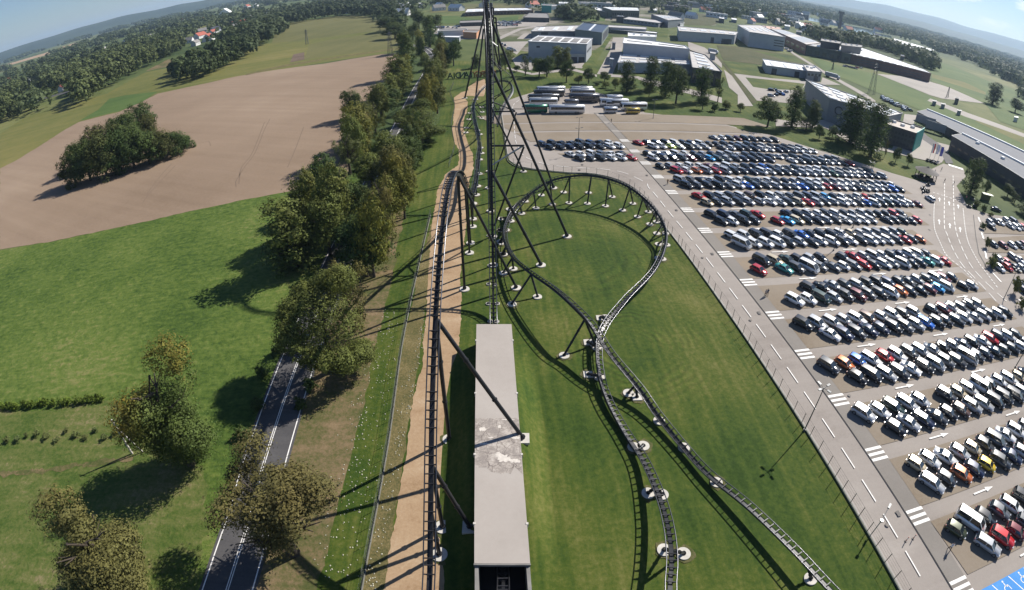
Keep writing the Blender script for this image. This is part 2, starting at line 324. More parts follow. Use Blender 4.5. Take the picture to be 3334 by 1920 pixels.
ground('weedy_strip', [(-16.4,-40),(-16.4,26),(-16.7,48),(-18.2,72),(-18.9,100),(-19.3,130),(-17.5,130),(-17.0,110),(-16,85),(-15.1,70),(-14.6,55),(-14.2,42),(-14.0,26),(-13.8,-40)], M['strip'], px=False, rag=(.3,.6))
sp = [C7(115,1456), C7(150,1100), C7(190,850), C7(250,600), C7(320,400), (1044,900), (1049,820), (1056,700), (1066,560), (1080,470), (1100,430),
      C2(470,1300), C2(480,1050), C2(400,920), C2(360,720), C2(385,560), C2(405,330), C2(395,190), C2(520,100), C2(640,70), C1(620,1440), C1(760,1340), C1(900,1300),
      C1(920,1400), C2(900,130), C2(880,170), C2(610,165), C2(580,205), C2(625,260), C2(610,420), C2(565,520), C2(545,680), C2(620,930), C2(700,1100), C2(715,1250), C2(690,1456),
      C3(960,350), C3(935,700), C3(905,1100), C3(870,1400), C4(845,260), C4(835,420), C4(855,700), C4(845,900), C4(835,1200), C7(830,0), C7(790,200), C7(790,430), C7(775,700), C7(740,900), C7(705,1100), C7(650,1250), C7(610,1456)]
ground('sandy_path', [( -14.0,-40), (-14.0,24)] + [G(*p) for p in sp] + [(-7.4,27), (-7.2,-40)], M['sand'], px=False, rag=(.28,.45))
# country road under the avenue
rc = [(-31,-60),(-32.4,26),(-33.6,42),(-35.3,65),(-37.2,100),(-40,160),(-43,215),(-45.9,266),(-48,320),(-52,370),(-60,410),(-72,440),(-95,470)]
def offs(path, d):
    out = []
    for i, p in enumerate(path):
        a = path[max(i-1,0)]; b_ = path[min(i+1,len(path)-1)]; tx, ty = b_[0]-a[0], b_[1]-a[1]; l = math.hypot(tx, ty)
        out.append((p[0]-ty/l*d, p[1]+tx/l*d))
    return out
def ribbon(path, d0, d1): return offs(path, d0) + offs(path, d1)[::-1]
def spline(pts, step=2.0, closed=False):
    P = [np.array(p, float) for p in pts]; P = [2*P[0]-P[1]] + P + [2*P[-1]-P[-2]]; out = []
    for i in range(1, len(P)-2):
        a, b_, c, d = P[i-1:i+3]; n = max(1, int(np.linalg.norm(c-b_)/step))
        for k in range(n):
            t = k/n; out.append(tuple(.5*((2*b_)+(-a+c)*t+(2*a-5*b_+4*c-d)*t*t+(-a+3*b_-3*c+d)*t**3)))
    out.append(tuple(P[-2])); return out
def dashes(path, on, off, wd, mb, z, phase=0):
    L = [0]; 
    for a, b_ in zip(path[:-1], path[1:]): L.append(L[-1] + math.dist(a, b_))
    def pt(s):
        i = min(max(np.searchsorted(L, s)-1, 0), len(L)-2); t = (s-L[i])/(L[i+1]-L[i]); a, b_ = path[i], path[i+1]
        return (a[0]+(b_[0]-a[0])*t, a[1]+(b_[1]-a[1])*t)
    s = phase
    while s + on < L[-1]:
        seg = [pt(s + on*k/3) for k in range(4)]; mb.sheet(ribbon(seg, -wd/2, wd/2), z); s += on+off
b = MB(); zt = ZL[0] + .01                                         # tractor tracks
for L_ in ([(2000,880),(1960,960),(1890,1130),(1810,1240),(1745,1350),(1750,1385)], [(1960,905),(1870,1130),(1790,1240),(1770,1360)], [(1300,1225),(1220,1310),(1100,1440),(1060,1500)], [(1270,1215),(1200,1290),(1085,1440)], [(2250,940),(2190,1100),(2130,1240)], [(1480,1060),(1545,1045),(1560,1080)]):
    p = spline([G(x*.3333, y*.3333) for x, y in L_], 3); b.sheet(ribbon(p, -.16, .16), zt)
struct('tractor_tracks', b, gmat('wheel_track_soil', [(.15,.11,.078), (.19,.138,.10)], .2, 1.5, .5))
rp = np.random.default_rng(8); b = MB()
for k in range(520):                                             # pale stones and fallen leaves along the fence
    y = rp.uniform(24, 80); x = float(np.interp(y, [24,80], [-19.6,-22])) + rp.normal()*1.6 if k % 3 else rp.uniform(-16.2,-14.6); r_ = rp.uniform(.05,.13); a = rp.uniform(0,6)
    b.add([(x+r_*math.cos(a+q_), y+r_*math.sin(a+q_), .09) for q_ in (0,1.3,2.5,4,5.2)] + [(x, y, .09+r_*.7)], [(0,1,5),(1,2,5),(2,3,5),(3,4,5),(4,0,5)])
o = obj('pale_stones', b, mat('pale_stone', (.42,.40,.30), .9)); o['kind'] = 'stuff'; o['label'] = 'pale stones and fallen leaves strewn over the verge beside the chain-link fence'; o['category'] = 'stones'
rcs = spline(rc, 4)
ground('country_road', ribbon(rcs, -3.6, 3.6), M['dark'], px=False)
b = MB()
for o in (-3.15, 3.15): b.sheet(ribbon(rcs, o-.08, o+.08), ZL[0]+.006)
for o in (-.14, .14): b.sheet(ribbon(rcs, o-.06, o+.06), ZL[0]+.006)
struct('country_road_markings', b, M['white'])

ground('dry_track', [(-70,26),(-62,31),(-52,33),(-47,34.5),(-46.5,36),(-52,35.2),(-62,33.2),(-72,29)], M['sand'], px=False, rag=(.7,.7)) if False else ground('dry_track', ribbon([G(-30,1172), G(60,1166), G(140,1158), G(230,1146), G(330,1130)], -.55, .55), M['verge'], px=False, rag=(.7,.5))
# --- car park: one pale sheet, bays, footway, markings, kerb
out = [ST(16.5,-8.9), ST(13,-8.9), ST(9,-8.9), ST(6.5,-8.9)] + [G(*p) for p in
      [C5(2330,770), C5(2200,590), C5(2100,440), C5(1900,270), C5(1750,200), C5(1600,150), C5(1450,112), C5(1300,95), C5(1100,92), Z1(730,1235), Z1(420,1190), Z1(260,1110), Z1(225,1000), Z1(180,700), Z1(130,380), Z1(180,300), Z1(400,220), Z1(640,150), Z1(760,128), Z1(1000,120), Z1(1180,125), Z1(1400,165), Z1(1700,235),
       Z2(0,-140), Z2(600,-60), Z2(1050,10), Z2(1250,60), Z2(1285,105), Z2(1700,160), Z2(2525,425), B6(700,790), B6(1100,920), B6(1360,1000), B6(1700,1110), B6(2070,1218), B6(2200,1248), B6(2245,1225), Z3(1325,360), Z3(1330,200), Z3(1480,130), Z3(1740,190), Z3(1770,300), Z3(1650,420), Z3(1730,560), Z3(1800,700), Z3(2080,790), Z3(2300,820), Z3(2529,960), (2700,640)]]
out += [(150,95),(140,60),(110,0)]
ZL[0] = .10
ground('car_park', out, M['asphalt'], px=False)
ROWS = {}   # block k: (t_start, t_end) of the gravel bays
for k, t1 in zip(range(-1, 14), [66,76,87,93,93.5,89,79,69,68,67,66.5,66,66,66,66]): ROWS[k] = (1.7, t1)
for k in ROWS:
    t0, t1 = ROWS[k]
    if k == 13: ground('parking_bays', [ST(13.12,t0), ST(13.12,t1), ST(13.9,t1), ST(13.9,t0+.6)], M['bay'], px=False)
    else: ground('parking_bays', [ST(k+.13,t0), ST(k+.13,t1), ST(k+.89,t1+.8), ST(k+.89,t0)], M['bay'], px=False)
ground('parking_bays', [ST(.12,-31), ST(.12,-1.6), ST(.88,-1.6), ST(.88,-26)], M['bay'], px=False)
ground('parking_bays', [ST(1.12,-26), ST(1.12,-1.6), ST(1.86,-1.6), ST(1.8,-20)], M['bay'], px=False)
for s0, s1, ta, tb, tc in [(-3.15,-2.1,-50,-44,75), (-1.95,-1.1,-42,-38,60), (-.93,.0,-37,-33,60)]:
    ground('parking_bays', [ST(s0,ta), ST(s0,-1.6), ST(s1,-1.6), ST(s1,tb)], M['bay'], px=False)
    ground('parking_bays', [ST(s0,1.8), ST(s0,tc-8), ST(s1,tc), ST(s1,1.8)], M['bay'], px=False)
ground('footway', [ST(-3.3,-1.4), ST(-3.3,1.62), ST(15.5,1.62), ST(15.5,-1.4)], M['walk'], px=False)
b = MB(); z = ZL[0] + .012
b.sheet([ST(-3.3,-1.52), ST(-3.3,-1.40), ST(15.5,-1.40), ST(15.5,-1.52)], z)
struct('drain_channel', b, M['dark_line'])
b = MB(); z += .004
for k in range(0, 15):
    for i in (-1, 0, 1):
        c = k + i*.0862; b.sheet([ST(c-.0215,-1.35), ST(c-.0215,1.75), ST(c+.0215,1.75), ST(c+.0215,-1.35)], z)
for k in (-1, -2, -3): b.sheet([ST(k-.10,-1.35), ST(k-.10,1.6), ST(k+.12,1.6), ST(k+.12,-1.35)], z, 1)
for k in range(3, 15):                                              # arrows along the aisles
    for t0 in np.arange(12.6 if k != 9 else 11.5, 64, 21.5):
        s = k - .008; t0 = t0 + (k%3)*.6 - .6
        b.sheet([ST(s-.012,t0), ST(s+.012,t0), ST(s+.012,t0+3.0), ST(s+.038,t0+3.0), ST(s,t0+4.8), ST(s-.038,t0+3.0), ST(s-.012,t0+3.0)], z)
ctr = [ST(16,-5.1), ST(12,-5.1), ST(9,-5.1), ST(6.5,-5.1)] + [G(*p) for p in [Z2(345,1250), Z2(235,1110), Z2(135,985), Z2(30,870), Z1(2150,1440), Z1(2000,1355), Z1(1790,1270), Z1(1550,1232), Z1(1290,1215), Z1(1020,1197), Z1(790,1168), Z1(600,1120), Z1(440,1040), Z1(345,880), Z1(320,740), Z1(305,500), Z1(300,350), Z1(420,265), Z1(640,190)]]
dashes(spline(ctr, 1.5), 3.95, 2.15, .17, b, z, 2.6)
lane1 = [Z3(1365,580), Z3(1355,830), Z3(1370,1000), Z3(1440,1170), Z3(1530,1340), Z5(1700,340), Z5(1900,560)]
lane2 = [Z3(1495,390), Z3(1490,900), Z3(1530,1060), Z3(1600,1240), Z3(1700,1420), Z5(1700,300), Z5(1980,590), Z5(2160,790)]
lane3 = [Z3(1605,290), Z3(1615,700), Z3(1635,960), Z3(1700,1180), Z3(1830,1450), Z5(1950,460), Z5(2160,660), Z5(2370,845)]
lane4 = [Z3(1735,720), Z3(1760,960), Z3(1800,1150), Z3(1880,1320), Z3(1960,1456), Z5(2000,370), Z5(2180,610)]
dashes(spline([G(*p) for p in lane1], 2), .9, .7, .28, b, z); dashes(spline([G(*p) for p in lane4], 2), .9, .7, .28, b, z)
dashes(spline([G(*p) for p in lane2], 2), 3.6, 1.6, .22, b, z); dashes(spline([G(*p) for p in lane3], 2), 3.6, 1.6, .22, b, z)
dashes([G(*Z3(1340,505)), G(*Z3(1760,645))], .9, .8, .4, b, z)
for p in [(1430,600),(1555,650),(1672,690),(1425,890),(1563,940),(1697,990)]:      # lane arrows
    x, y = G(*Z3(*p)); d = np.array(G(*Z3(p[0]-3,p[1]-60))) - np.array((x,y)); d /= np.linalg.norm(d); n_ = np.array((-d[1], d[0])); q = lambda a, c: tuple(np.array((x,y)) + d*a + n_*c)
    b.sheet([q(-2.6,-.16), q(-2.6,.16), q(.3,.16), q(.3,.55), q(2.4,0), q(.3,-.55), q(.3,-.16)], z)
for i in range(9):                                                  # crossing at the far junction
    a = np.array(G(*Z3(1540,135))); c = np.array(G(*Z3(1700,185))); d = (c-a)/np.linalg.norm(c-a); n_ = np.array((-d[1], d[0])); p = a + (c-a)*i/8
    b.sheet([tuple(p), tuple(p+d*.9), tuple(p+d*.9-n_*3.4), tuple(p-n_*3.4)], z)
for a, c in [((1935,830),(1955,890)),((1975,1030),(2000,1110)),((2020,1270),(2040,1370)),((1870,230),(1880,300))]:
    b.sheet(ribbon([G(*Z3(*a)), G(*Z3(*c))], -.3, .3), z)
for a, c in [((2090,375),(2210,505)),((2450,740),(2529,820))]:
    b.sheet(ribbon([G(*Z5(*a)), G(*Z5(*c))], -.25, .25), z)
struct('car_park_markings', b, [M['white'], M['yard']])
ground('curb_lane', ribbon([G(*Z3(1870,800)), G(*Z3(1900,1080)), G(*Z3(1940,1300)), G(*Z3(2050,1500))], -.12, .12), M['dark_line'], px=False)
# second car park beyond the entrance road
for pts in ([(2030,880),(2480,860),(2700,1000),(2700,1060),(2010,1040)], [(2060,1100),(2700,1060),(2700,1300),(2060,1290)], [(2080,1345),(2700,1320),(2700,1560),(2200,1560)]):
    ground('far_parking_bays', [Z3(*p) for p in pts], M['bay'])
# blue bays for disabled drivers
ground('blue_bays', [ST(14.13,2.9), ST(14.13,30), ST(14.75,33), ST(14.75,6.0)], M['blue'], px=False)
b = MB(); z = ZL[0]+.008
for t in (5.1, 8.75, 12.4, 16.05, 19.7):
    b.sheet([ST(14.14,t-.08), ST(14.14,t+.08), ST(14.74,t+3.0), ST(14.74,t+2.84)], z)
def wheelchair(s, t, sc_):
    o = np.array(ST(s, t)); ux = np.array(gv); uy = -np.array(gu)
    q = lambda x, y: tuple(o + ux*x*sc_ + uy*y*sc_)
    ring = [(0.5*math.cos(a), .5*math.sin(a)-.3) for a in np.linspace(.6, 5.2, 18)]
    for a, c in zip(ring[:-1], ring[1:]): b.sheet([q(*a), q(*c), q(c[0]*.74, (c[1]+.3)*.74-.3), q(a[0]*.74, (a[1]+.3)*.74-.3)], z)
    b.sheet([q(.15*math.cos(a)-.05, .15*math.sin(a)+.85) for a in np.linspace(0, 5.6, 9)], z)
    b.sheet([q(-.1,.65), q(.05,.65), q(.12,.1), q(-.03,.1)], z); b.sheet([q(.1,.22), q(.55,.22), q(.55,.10), q(.1,.08)], z); b.sheet([q(.45,.15), q(.57,.15), q(.8,-.6), q(.68,-.62)], z)
for t in (7.2, 10.97, 14.6): wheelchair(14.24, t, 1.05)
struct('blue_bay_markings', b, M['white'])
# kerb between the car-park road and the lawn
kp = spline([ST(16,-8.85), ST(12,-8.85), ST(9,-8.9), ST(6.5,-8.9)] + [G(*p) for p in [C5(2330,773), C5(2200,593), C5(2100,443), C5(1900,273), C5(1750,203), C5(1600,153), C5(1450,115), C5(1300,98), C5(1100,95), Z1(730,1238), Z1(420,1193), Z1(260,1113), Z1(223,1000), Z1(178,700), Z1(128,380)]], 3)
b = MB()
for i in range(len(kp)-1):
    r_ = ribbon(kp[i:i+2], -.12, .12); b.prism(r_, .0, .22)
struct('kerb', b, mat('kerb_concrete', (.34,.32,.29), .85, world=True))
# manhole covers and gully grates
b = MB(); z = ZL[0]+.02
for p, r_ in [(Z7(640,975),.33), (Z4(365,592),.3), (Z6(125,632),.3), (Z4(1020,1450),.3)]:
    g = G(*p); b.sheet([(g[0]+r_*math.cos(a), g[1]+r_*math.sin(a)) for a in np.linspace(0, 6.1, 16)], z, 0); b.sheet([(g[0]+r_*.75*math.cos(a), g[1]+r_*.75*math.sin(a)) for a in np.linspace(0, 6.1, 16)], z+.004, 1)
for p in [Z7(793,818), Z4(500,540), Z4(1140,1350), Z2(430,1203), Z1(1245,1168), Z1(1205,1240), Z1(2130,1313), Z1(525,550), Z1(570,668), Z3(1305,800), Z3(1300,993)]:
    g = np.array(G(*p)); d = gu*.45; n_ = gv*.3; b.sheet([tuple(g-d-n_), tuple(g+d-n_), tuple(g+d+n_), tuple(g-d+n_)], z, 0)
struct('manholes_and_grates', b, [mat('cast_iron', (.07,.06,.055), .7), M['walk']])
#PART3

# ============================================================ roller coaster
m_steel = mat('black_steel', (.022,.022,.025), .42, .3, var=.25, scale=1.5)
m_rail = mat('running_rail', (.11,.11,.12), .30, .85, var=.15, scale=3)
m_conc = mat('footing_concrete', (.50,.47,.42), .85, var=.12, scale=1.2, world=True)
m_silver = mat('galvanised_steel', (.45,.45,.46), .4, .6)
def cr(ctrl, step):
    P = np.array(ctrl, float); P = np.vstack([2*P[0]-P[1], P, 2*P[-1]-P[-2]]); out = []
    for i in range(1, len(P)-2):
        a, b_, c, d = P[i-1:i+3]; n = max(1, int(round(np.linalg.norm((c-b_)[:3])/step)))
        for k in range(n):
            t = k/n; out.append(.5*((2*b_)+(-a+c)*t+(2*a-5*b_+4*c-d)*t*t+(-a+3*b_-3*c+d)*t**3))
    out.append(P[-2]); return np.array(out)
RINGS = []
def footing(parent, x, y, r=.8, sq=False, z=0):
    RINGS.append((x, y, r, z)); b = MB()
    if sq: b.box(x-r, x+r, y-r, y+r, z-.2, z+.22)
    else: b.cyl((x, y, z-.2), r*1.18, .42, 24)
    b.cyl((x, y, z+.2), .30, .10, 12, mi=1); obj('footing', b, [m_conc, m_steel], parent)
def column(parent, a, b_, r=.26, name='support_column'):
    m = MB(); a = Vector(a); b_ = Vector(b_); m.tube([a, b_], r, 10)
    for f in (.35, .68):                                        # bolted flanges
        p = a.lerp(b_, f); d = (b_-a).normalized()*.08; m.tube([p-d, p+d], r*1.35, 10)
    m.tube([a, a.lerp(b_, .012)], r*1.5, 10)
    return obj(name, m, m_steel, parent)
def track(name, label, ctrl, spine_w=.34, spine_d=.42, drop=.62, tie=1.1, group='tracks of the black steel roller coaster'):
    """ctrl: x, y, z, bank in degrees"""
    root = thing(name, label, 'roller coaster', (0,0,0), 0, group)
    q = cr(ctrl, 1.0); n = len(q); P = [Vector(p[:3]) for p in q]
    T = [(P[min(i+1,n-1)]-P[max(i-1,0)]).normalized() for i in range(n)]; S = []; U = []
    for i in range(n):
        s = T[i].cross(Vector((0,0,1))).normalized(); u = s.cross(T[i]).normalized(); a = math.radians(q[i][3])
        s2 = s*math.cos(a) + u*math.sin(a); u2 = u*math.cos(a) - s*math.sin(a); S.append(s2); U.append(u2)
    for sg in (-1, 1):
        b = MB(); b.tube([P[i]+S[i]*(.60*sg) for i in range(n)], .072, 8); obj('rail', b, m_rail, root)
    b = MB(); vs = []; fs = []
    for i in range(n):
        c = P[i] - U[i]*drop
        for x, y in ((-1,-1),(1,-1),(1,1),(-1,1)): vs.append(c + S[i]*(x*spine_w/2) + U[i]*(y*spine_d/2))
    for i in range(n-1):
        for k in range(4): fs.append((i*4+k, i*4+(k+1)%4, (i+1)*4+(k+1)%4, (i+1)*4+k))
    b.add(vs, fs); obj('spine', b, m_steel, root)
    L = 0; nxt = 0; ties = []
    for i in range(n-1):
        if L >= nxt: ties.append(i); nxt += tie
        L += (P[i+1]-P[i]).length
    ties.sort(key=lambda i: (P[i]-Vector((0,0,H))).length)
    rest = MB()
    for j, i in enumerate(ties):
        b = MB() if j < 100 else rest
        c = P[i] - U[i]*.12; b.bar(P[i]+S[i]*.6-U[i]*.05, P[i]-S[i]*.6-U[i]*.05, .11, .11)
        for sg in (-1, 1): b.bar(P[i]+S[i]*(.42*sg)-U[i]*.08, P[i]+S[i]*(.1*sg)-U[i]*(drop-.1), .10, .09)
        if j < 100: obj('crosstie', b, m_steel, root)
    if rest.v: o = obj('crosstie', rest, m_steel, root); o['kind'] = 'stuff'
    root_pts = (P, U, drop)
    return root, root_pts
def near_px(tp, pts):
    P, U, d = pts; best = min(range(len(P)), key=lambda i: math.dist(PD(P[i]-U[i]*d), tp)); return P[best] - U[best]*(d+.1)
def near_y(y, pts):
    P, U, d = pts; best = min(range(len(P)), key=lambda i: abs(P[i].y-y)); return P[best] - U[best]*(d+.1)

# --- the tall camelback in the middle, rising out of the tunnel
yA = [(10,27),(15,18.5),(20,10.5),(24,5.6),(27,3.0),(30,1.6),(34,.95),(45,.85),(60,.8),(70,.75),(76,1.3),(82,4.6),(88,11),(95.6,20.6),(102,30),(108.4,38.5),(115,45.2),(122,49.2),(129,50.6),(136,49.6),(143,46),(150,40),(160,28),(172,14),(185,6),(198,6),(212,16),(226,31),(240,41),(250,43),(262,39),(276,26),(288,13),(300,6)]
def xA(y): return float(np.interp(y, [10,27,70,76,95.6,108,122,130,137,160,200,250,300], [-.7,-.95,-2.9,-3.2,-3.8,-4.2,-5.3,-5.9,-6.3,-6.8,-7.6,-9,-9]))
tA, pA = track('roller_coaster_track', 'tall black camelback hill rising straight out of the far end of the concrete tunnel', [(xA(y), y, z, 0) for y, z in yA], .34, .45, .62, 1.15)
def frameA(y, foot, rr=.30):
    top = near_y(y, pA); column(tA, (foot[0], foot[1], .3), top, rr); footing(tA, foot[0], foot[1], .85)
    b_ = (xA(y), y, .3); column(tA, b_, top, .22); footing(tA, b_[0], y, .8)
frameA(95.6, (5.9, 95.6)); frameA(108.4, (12.4, 108.4)); frameA(137.1, (11.3, 137.1))
f4 = G(*C2(1540,1410)); column(tA, (f4[0], f4[1], .3), aty(*C2(1000,340), f4[1]), .26); footing(tA, f4[0], f4[1])
for y in (122, 150): column(tA, (xA(y), y, .3), near_y(y, pA), .22); footing(tA, xA(y), y)
for a, c, y, r_, mm in [(C2(1030,418), C2(1405,415), 137.1, .20, 0), (C2(1030,262), C2(1400,405), 137.1, .16, 0), (C2(1020,982), C2(1545,980), 108.4, .22, 0), (C2(1550,972), C2(1030,1296), 108.4, .18, 1),
                        (C2(1422,430), C2(1062,1450), 137.1, .20, 0), (C2(1545,1000), C3(1305,985), 108.4, .22, 0), (C1(1010,680), C1(1110,760), 137.1, .14, 1), (C1(1010,980), C1(1180,1180), 137.1, .14, 0),
                        (C2(1035,270), C2(1100,400), 137.1, .12, 0)]:
    b = MB(); b.tube([aty(*a, y), aty(*c, y)], r_, 8); obj('brace', b, m_silver if mm else m_steel, tA)
for za, zb, y, f0, f1 in [(44,36,137.1,1,0),(36,30,137.1,0,1),(30,22,137.1,1,0),(22,22,137.1,0,1),(36,36,137.1,0,1)]:
    tp = near_y(y, pA); ft = {137.1:(11.3,137.1), 108.4:(12.4,108.4), 95.6:(5.9,95.6)}[y]
    leg = lambda z, f: Vector((tp.x + (ft[0]-tp.x)*(1-z/tp.z), y, z)) if f else Vector((xA(y) + (tp.x-xA(y))*z/tp.z, y, z))
    if za <= tp.z and zb <= tp.z: b = MB(); b.tube([leg(za, f0), leg(zb, f1)], .09, 6); obj('brace', b, m_steel, tA)
for foot, top in [(C2(575,200), C1(903,195)), (C2(750,220), C1(882,470))]:
    g = G(*foot); column(tA, (g[0], g[1], .2), aty(*top, g[1]), .38); footing(tA, g[0], g[1], 1.0)
yy = 152
for a, c in [(C1(990,128), C1(1045,128)), (C1(1045,125), C1(1038,292)), (C1(1035,290), C1(1088,292)), (C1(1085,290), C1(1125,780)), (C1(1040,300), C1(1062,740)), (C1(1048,370), C1(1090,372)), (C1(1005,130), C1(1000,300)), (C1(1125,780), C1(1190,1456)), (C1(1062,740), C1(1170,1250))]:
    b = MB(); b.tube([aty(*a, yy), aty(*c, yy)], .22, 6); obj('maintenance_frame', b, m_steel, tA)
for (x, y) in [C4(1220,800), C4(1345,800), C4(1225,530), C4(1310,540), C4(1240,275), C4(1300,275), C4(1245,1040), C4(1335,1045), C3(1225,1130), C3(1295,1160)]:
    g = G(x, y); footing(tA, g[0], g[1], .38)
# --- the long hill on the left
yB = [(-30,1.6),(-5,2.2),(10,3.2),(24,5.6),(28,7.3),(33.6,10.8),(38.3,14.2),(43.9,17.9),(49,20.9),(53,22.9),(58.3,25.1),(62.9,26.6),(68.7,27.6),(74.4,27.4),(80,26.2),(87.8,23.4),(94.8,19.9),(101,16.0),(106,12.6),(110.5,9.8),(115,7.8),(121,6.4),(131,6.0),(140,6.2),(149,6.2),(158,5.2),(171,5),(186,5.4),(204,6),(220,5.5)]
def xB(y): return float(np.interp(y, [-30,24,68,87,101,131,149,158,171,186,204,220], [-7.4,-8.2,-8.9,-9.1,-9.3,-9.1,-9.4,-9.7,-10.9,-12.8,-14.6,-14.9]))
cB = [(xB(y), y, z, 0 if y < 95 else -12*math.sin((y-95)/25)) for y, z in yB] + [(-13,232,7,-25), (-8,240,9,-45), (-2,236,10,-55), (0,226,8,-50), (-2.5,214,6,-30), (-4.6,200,4,0), (-5,190,3,10)]
tB, pB = track('roller_coaster_track', 'black track over the long low hill beside the sandy path, left of the tunnel', cB, .52, .50, .62, 1.15)
def frameB(y, feet, rr=.25, sq=()):
    top = near_y(y, pB)
    for i, f in enumerate(feet): z0 = f[2] if len(f) > 2 else 0; column(tB, (f[0], f[1], z0+.3), top, rr); footing(tB, f[0], f[1], .8 if i not in sq else .85, i in sq, z0)
frameB(87, [(-9.0,86.6), (.8,87)]); frameB(49.2, [(-8.5,49.1), (*G(*C7(1692,1385), 3.0), 3.0)], .27, (1,)); frameB(35, [(-8.2,35.1), (*G(1160,1303, 1.0), 1.0)], .25, (1,)); footing(tB, -7, 55.9, .72)
g = G(1085,1370); frameB(g[1], [(g[0], g[1])])
for y, dx in [(100.8,.3),(105.3,.2),(113.4,.1),(117.5,-.1),(126.6,-.6),(132.3,-.2),(138.4,-.1),(148,0),(160.5,0),(166.7,.8),(172.4,.8)]: frameB(y, [(xB(y)+dx, y)], .2)
for a, c in [((-16.8,196.9),(-12.4,193)), ((-16.5,190.5),(-11.3,188)), ((-12.8,228.9),(-16.5,229)), ((-12.1,220.5),(-17,219)), ((-11.7,210.2),(-16.8,209))]: frameB((a[1]+c[1])/2, [a, c], .17)
# --- the low banked turn on the lawn (heights solved from the shadows it casts)
cC = [((2160,1560),2.6,0),((2060,1456),2.5,0),((1960,1350),2.3,0),((1850,1245),1.9,0),((1750,1165),1.3,5),((1690,1100),1.2,8),((1625,1020),1.5,10),((1580,955),2.4,8),((1510,870),4.1,0),((1465,800),5.3,-14),((1430,760),5.9,-25),((1375,710),5.7,-38),((1310,665),4.5,-45),((1270,630),3.1,-50),((1250,590),2.1,-50),((1251,555),1.7,-50),((1275,510),2.6,-55),((1320,470),4.7,-60),((1370,442),6.5,-64),((1450,432),7.2,-66),((1530,450),6.7,-64),((1590,490),5.4,-60),((1630,540),4.1,-55),((1641,590),3.0,-45),((1615,660),2.6,-25),((1545,735),2.4,0),((1495,800),2.4,22),((1480,850),1.9,30),((1485,920),1.5,30),((1505,985),1.2,24),((1545,1060),1.0,15),((1590,1130),1.4,5),((1630,1220),2.4,0),((1652,1300),3.3,-5),((1660,1380),4.0,-5),((1657,1456),4.6,0),((1650,1540),5.2,0)]
ctl = []
for p, z, bk in cC:
    x, y = G(p[0], p[1], z + .1) if p[1] <= 1456 else (None, None)
    ctl.append([x, y, z, bk])
ctl[0][:2] = [2*ctl[1][0]-ctl[2][0]+.6, 2*ctl[1][1]-ctl[2][1]]; ctl[-1][:2] = [ctl[-2][0]-.6, ctl[-2][1]-6]
tC, pC = track('roller_coaster_track', 'low black track looping round the mown lawn beside the car park road', [tuple(c) for c in ctl], .50, .42, .52, 1.05)
sq6 = {}
fr = [(C5(1055,150),[C5(990,365),C5(1062,512)]), (C5(1345,140),[C5(1330,372),C5(1315,520)]), (C5(1615,200),[C5(1655,428),C5(1562,553)]), (C5(1860,325),[C5(1938,520),C5(1797,612)]),
      (C5(2060,480),[C5(2150,635),C5(2000,700)]), (C5(2210,660),[C5(2170,805),C5(2262,770)]), (C5(2310,800),[C5(2385,930),C5(2265,930)]), (C5(2330,1000),[C5(2400,1088),C5(2290,1078)]), (C5(2300,1200),[C5(2342,1282),C5(2285,1270)]),
      (C5(790,185),[C5(685,405),C5(832,530)]), (C5(565,340),[C5(465,490),C5(610,582)]), (C5(390,520),[C5(415,657),C5(245,597)]), (C5(230,680),[C5(268,762),C5(130,728)]), (C5(170,880),[C5(200,885),C5(130,885)]),
      (C4(1825,350),[C4(1545,808),C4(1893,705)]), (C4(1545,150),[C4(1563,322),C4(1425,380)]), (C3(1440,1290),[C4(1432,125),C4(1410,122)]), (C3(1425,1120),[C3(1400,1232),C3(1385,1210)]), (C3(1425,980),[C3(1395,1055)]),
      (C6(400,180),[C6(155,670),C6(570,515)]), (C6(1115,1035),[C6(1035,1185),C6(1150,1240)]), ((1625,1030),[(1627,1040)]), ((1688,1100),[(1688,1106)]), ((1768,1182),[(1768,1192)]), ((1998,1398),[(2000,1430)]),
      ((1575,1105),[(1564,1105),(1588,1102)]), ((1603,1215),[(1600,1219),(1634,1222)]), ((1650,1360),[(1639,1359),(1687,1368)]), ((1500,785),[C6(650,155),C6(720,150)]), ((1475,855),[C6(482,490),C6(600,555)]), ((1482,930),[C6(482,930),C6(635,965)]), (C3(985,1500),[])]
for t_, feet in fr:
    if not feet: continue
    top = near_px(t_, pC)
    for i, f in enumerate(feet):
        g = G(*f); column(tC, (g[0], g[1], .3), top, .19); footing(tC, g[0], g[1], .72, f in (C6(1150,1240), C6(482,490), C6(482,930), C6(650,155)))

b = MB(); rr_ = random.Random(4)
for x, y, r, z in RINGS:
    if z > 0 or r < .6 or rr_.random() < .25: continue
    b.sheet([(x+.15+(r*1.35+rr_.uniform(0,.55))*math.cos(k*.45), y+(r*1.35+rr_.uniform(0,.55))*math.sin(k*.45)) for k in range(14)], .098)
struct('bare_ground', b, gmat('trodden_soil', [(.045,.060,.014), (.085,.085,.032), (.16,.13,.07)], .8, 3, .6))
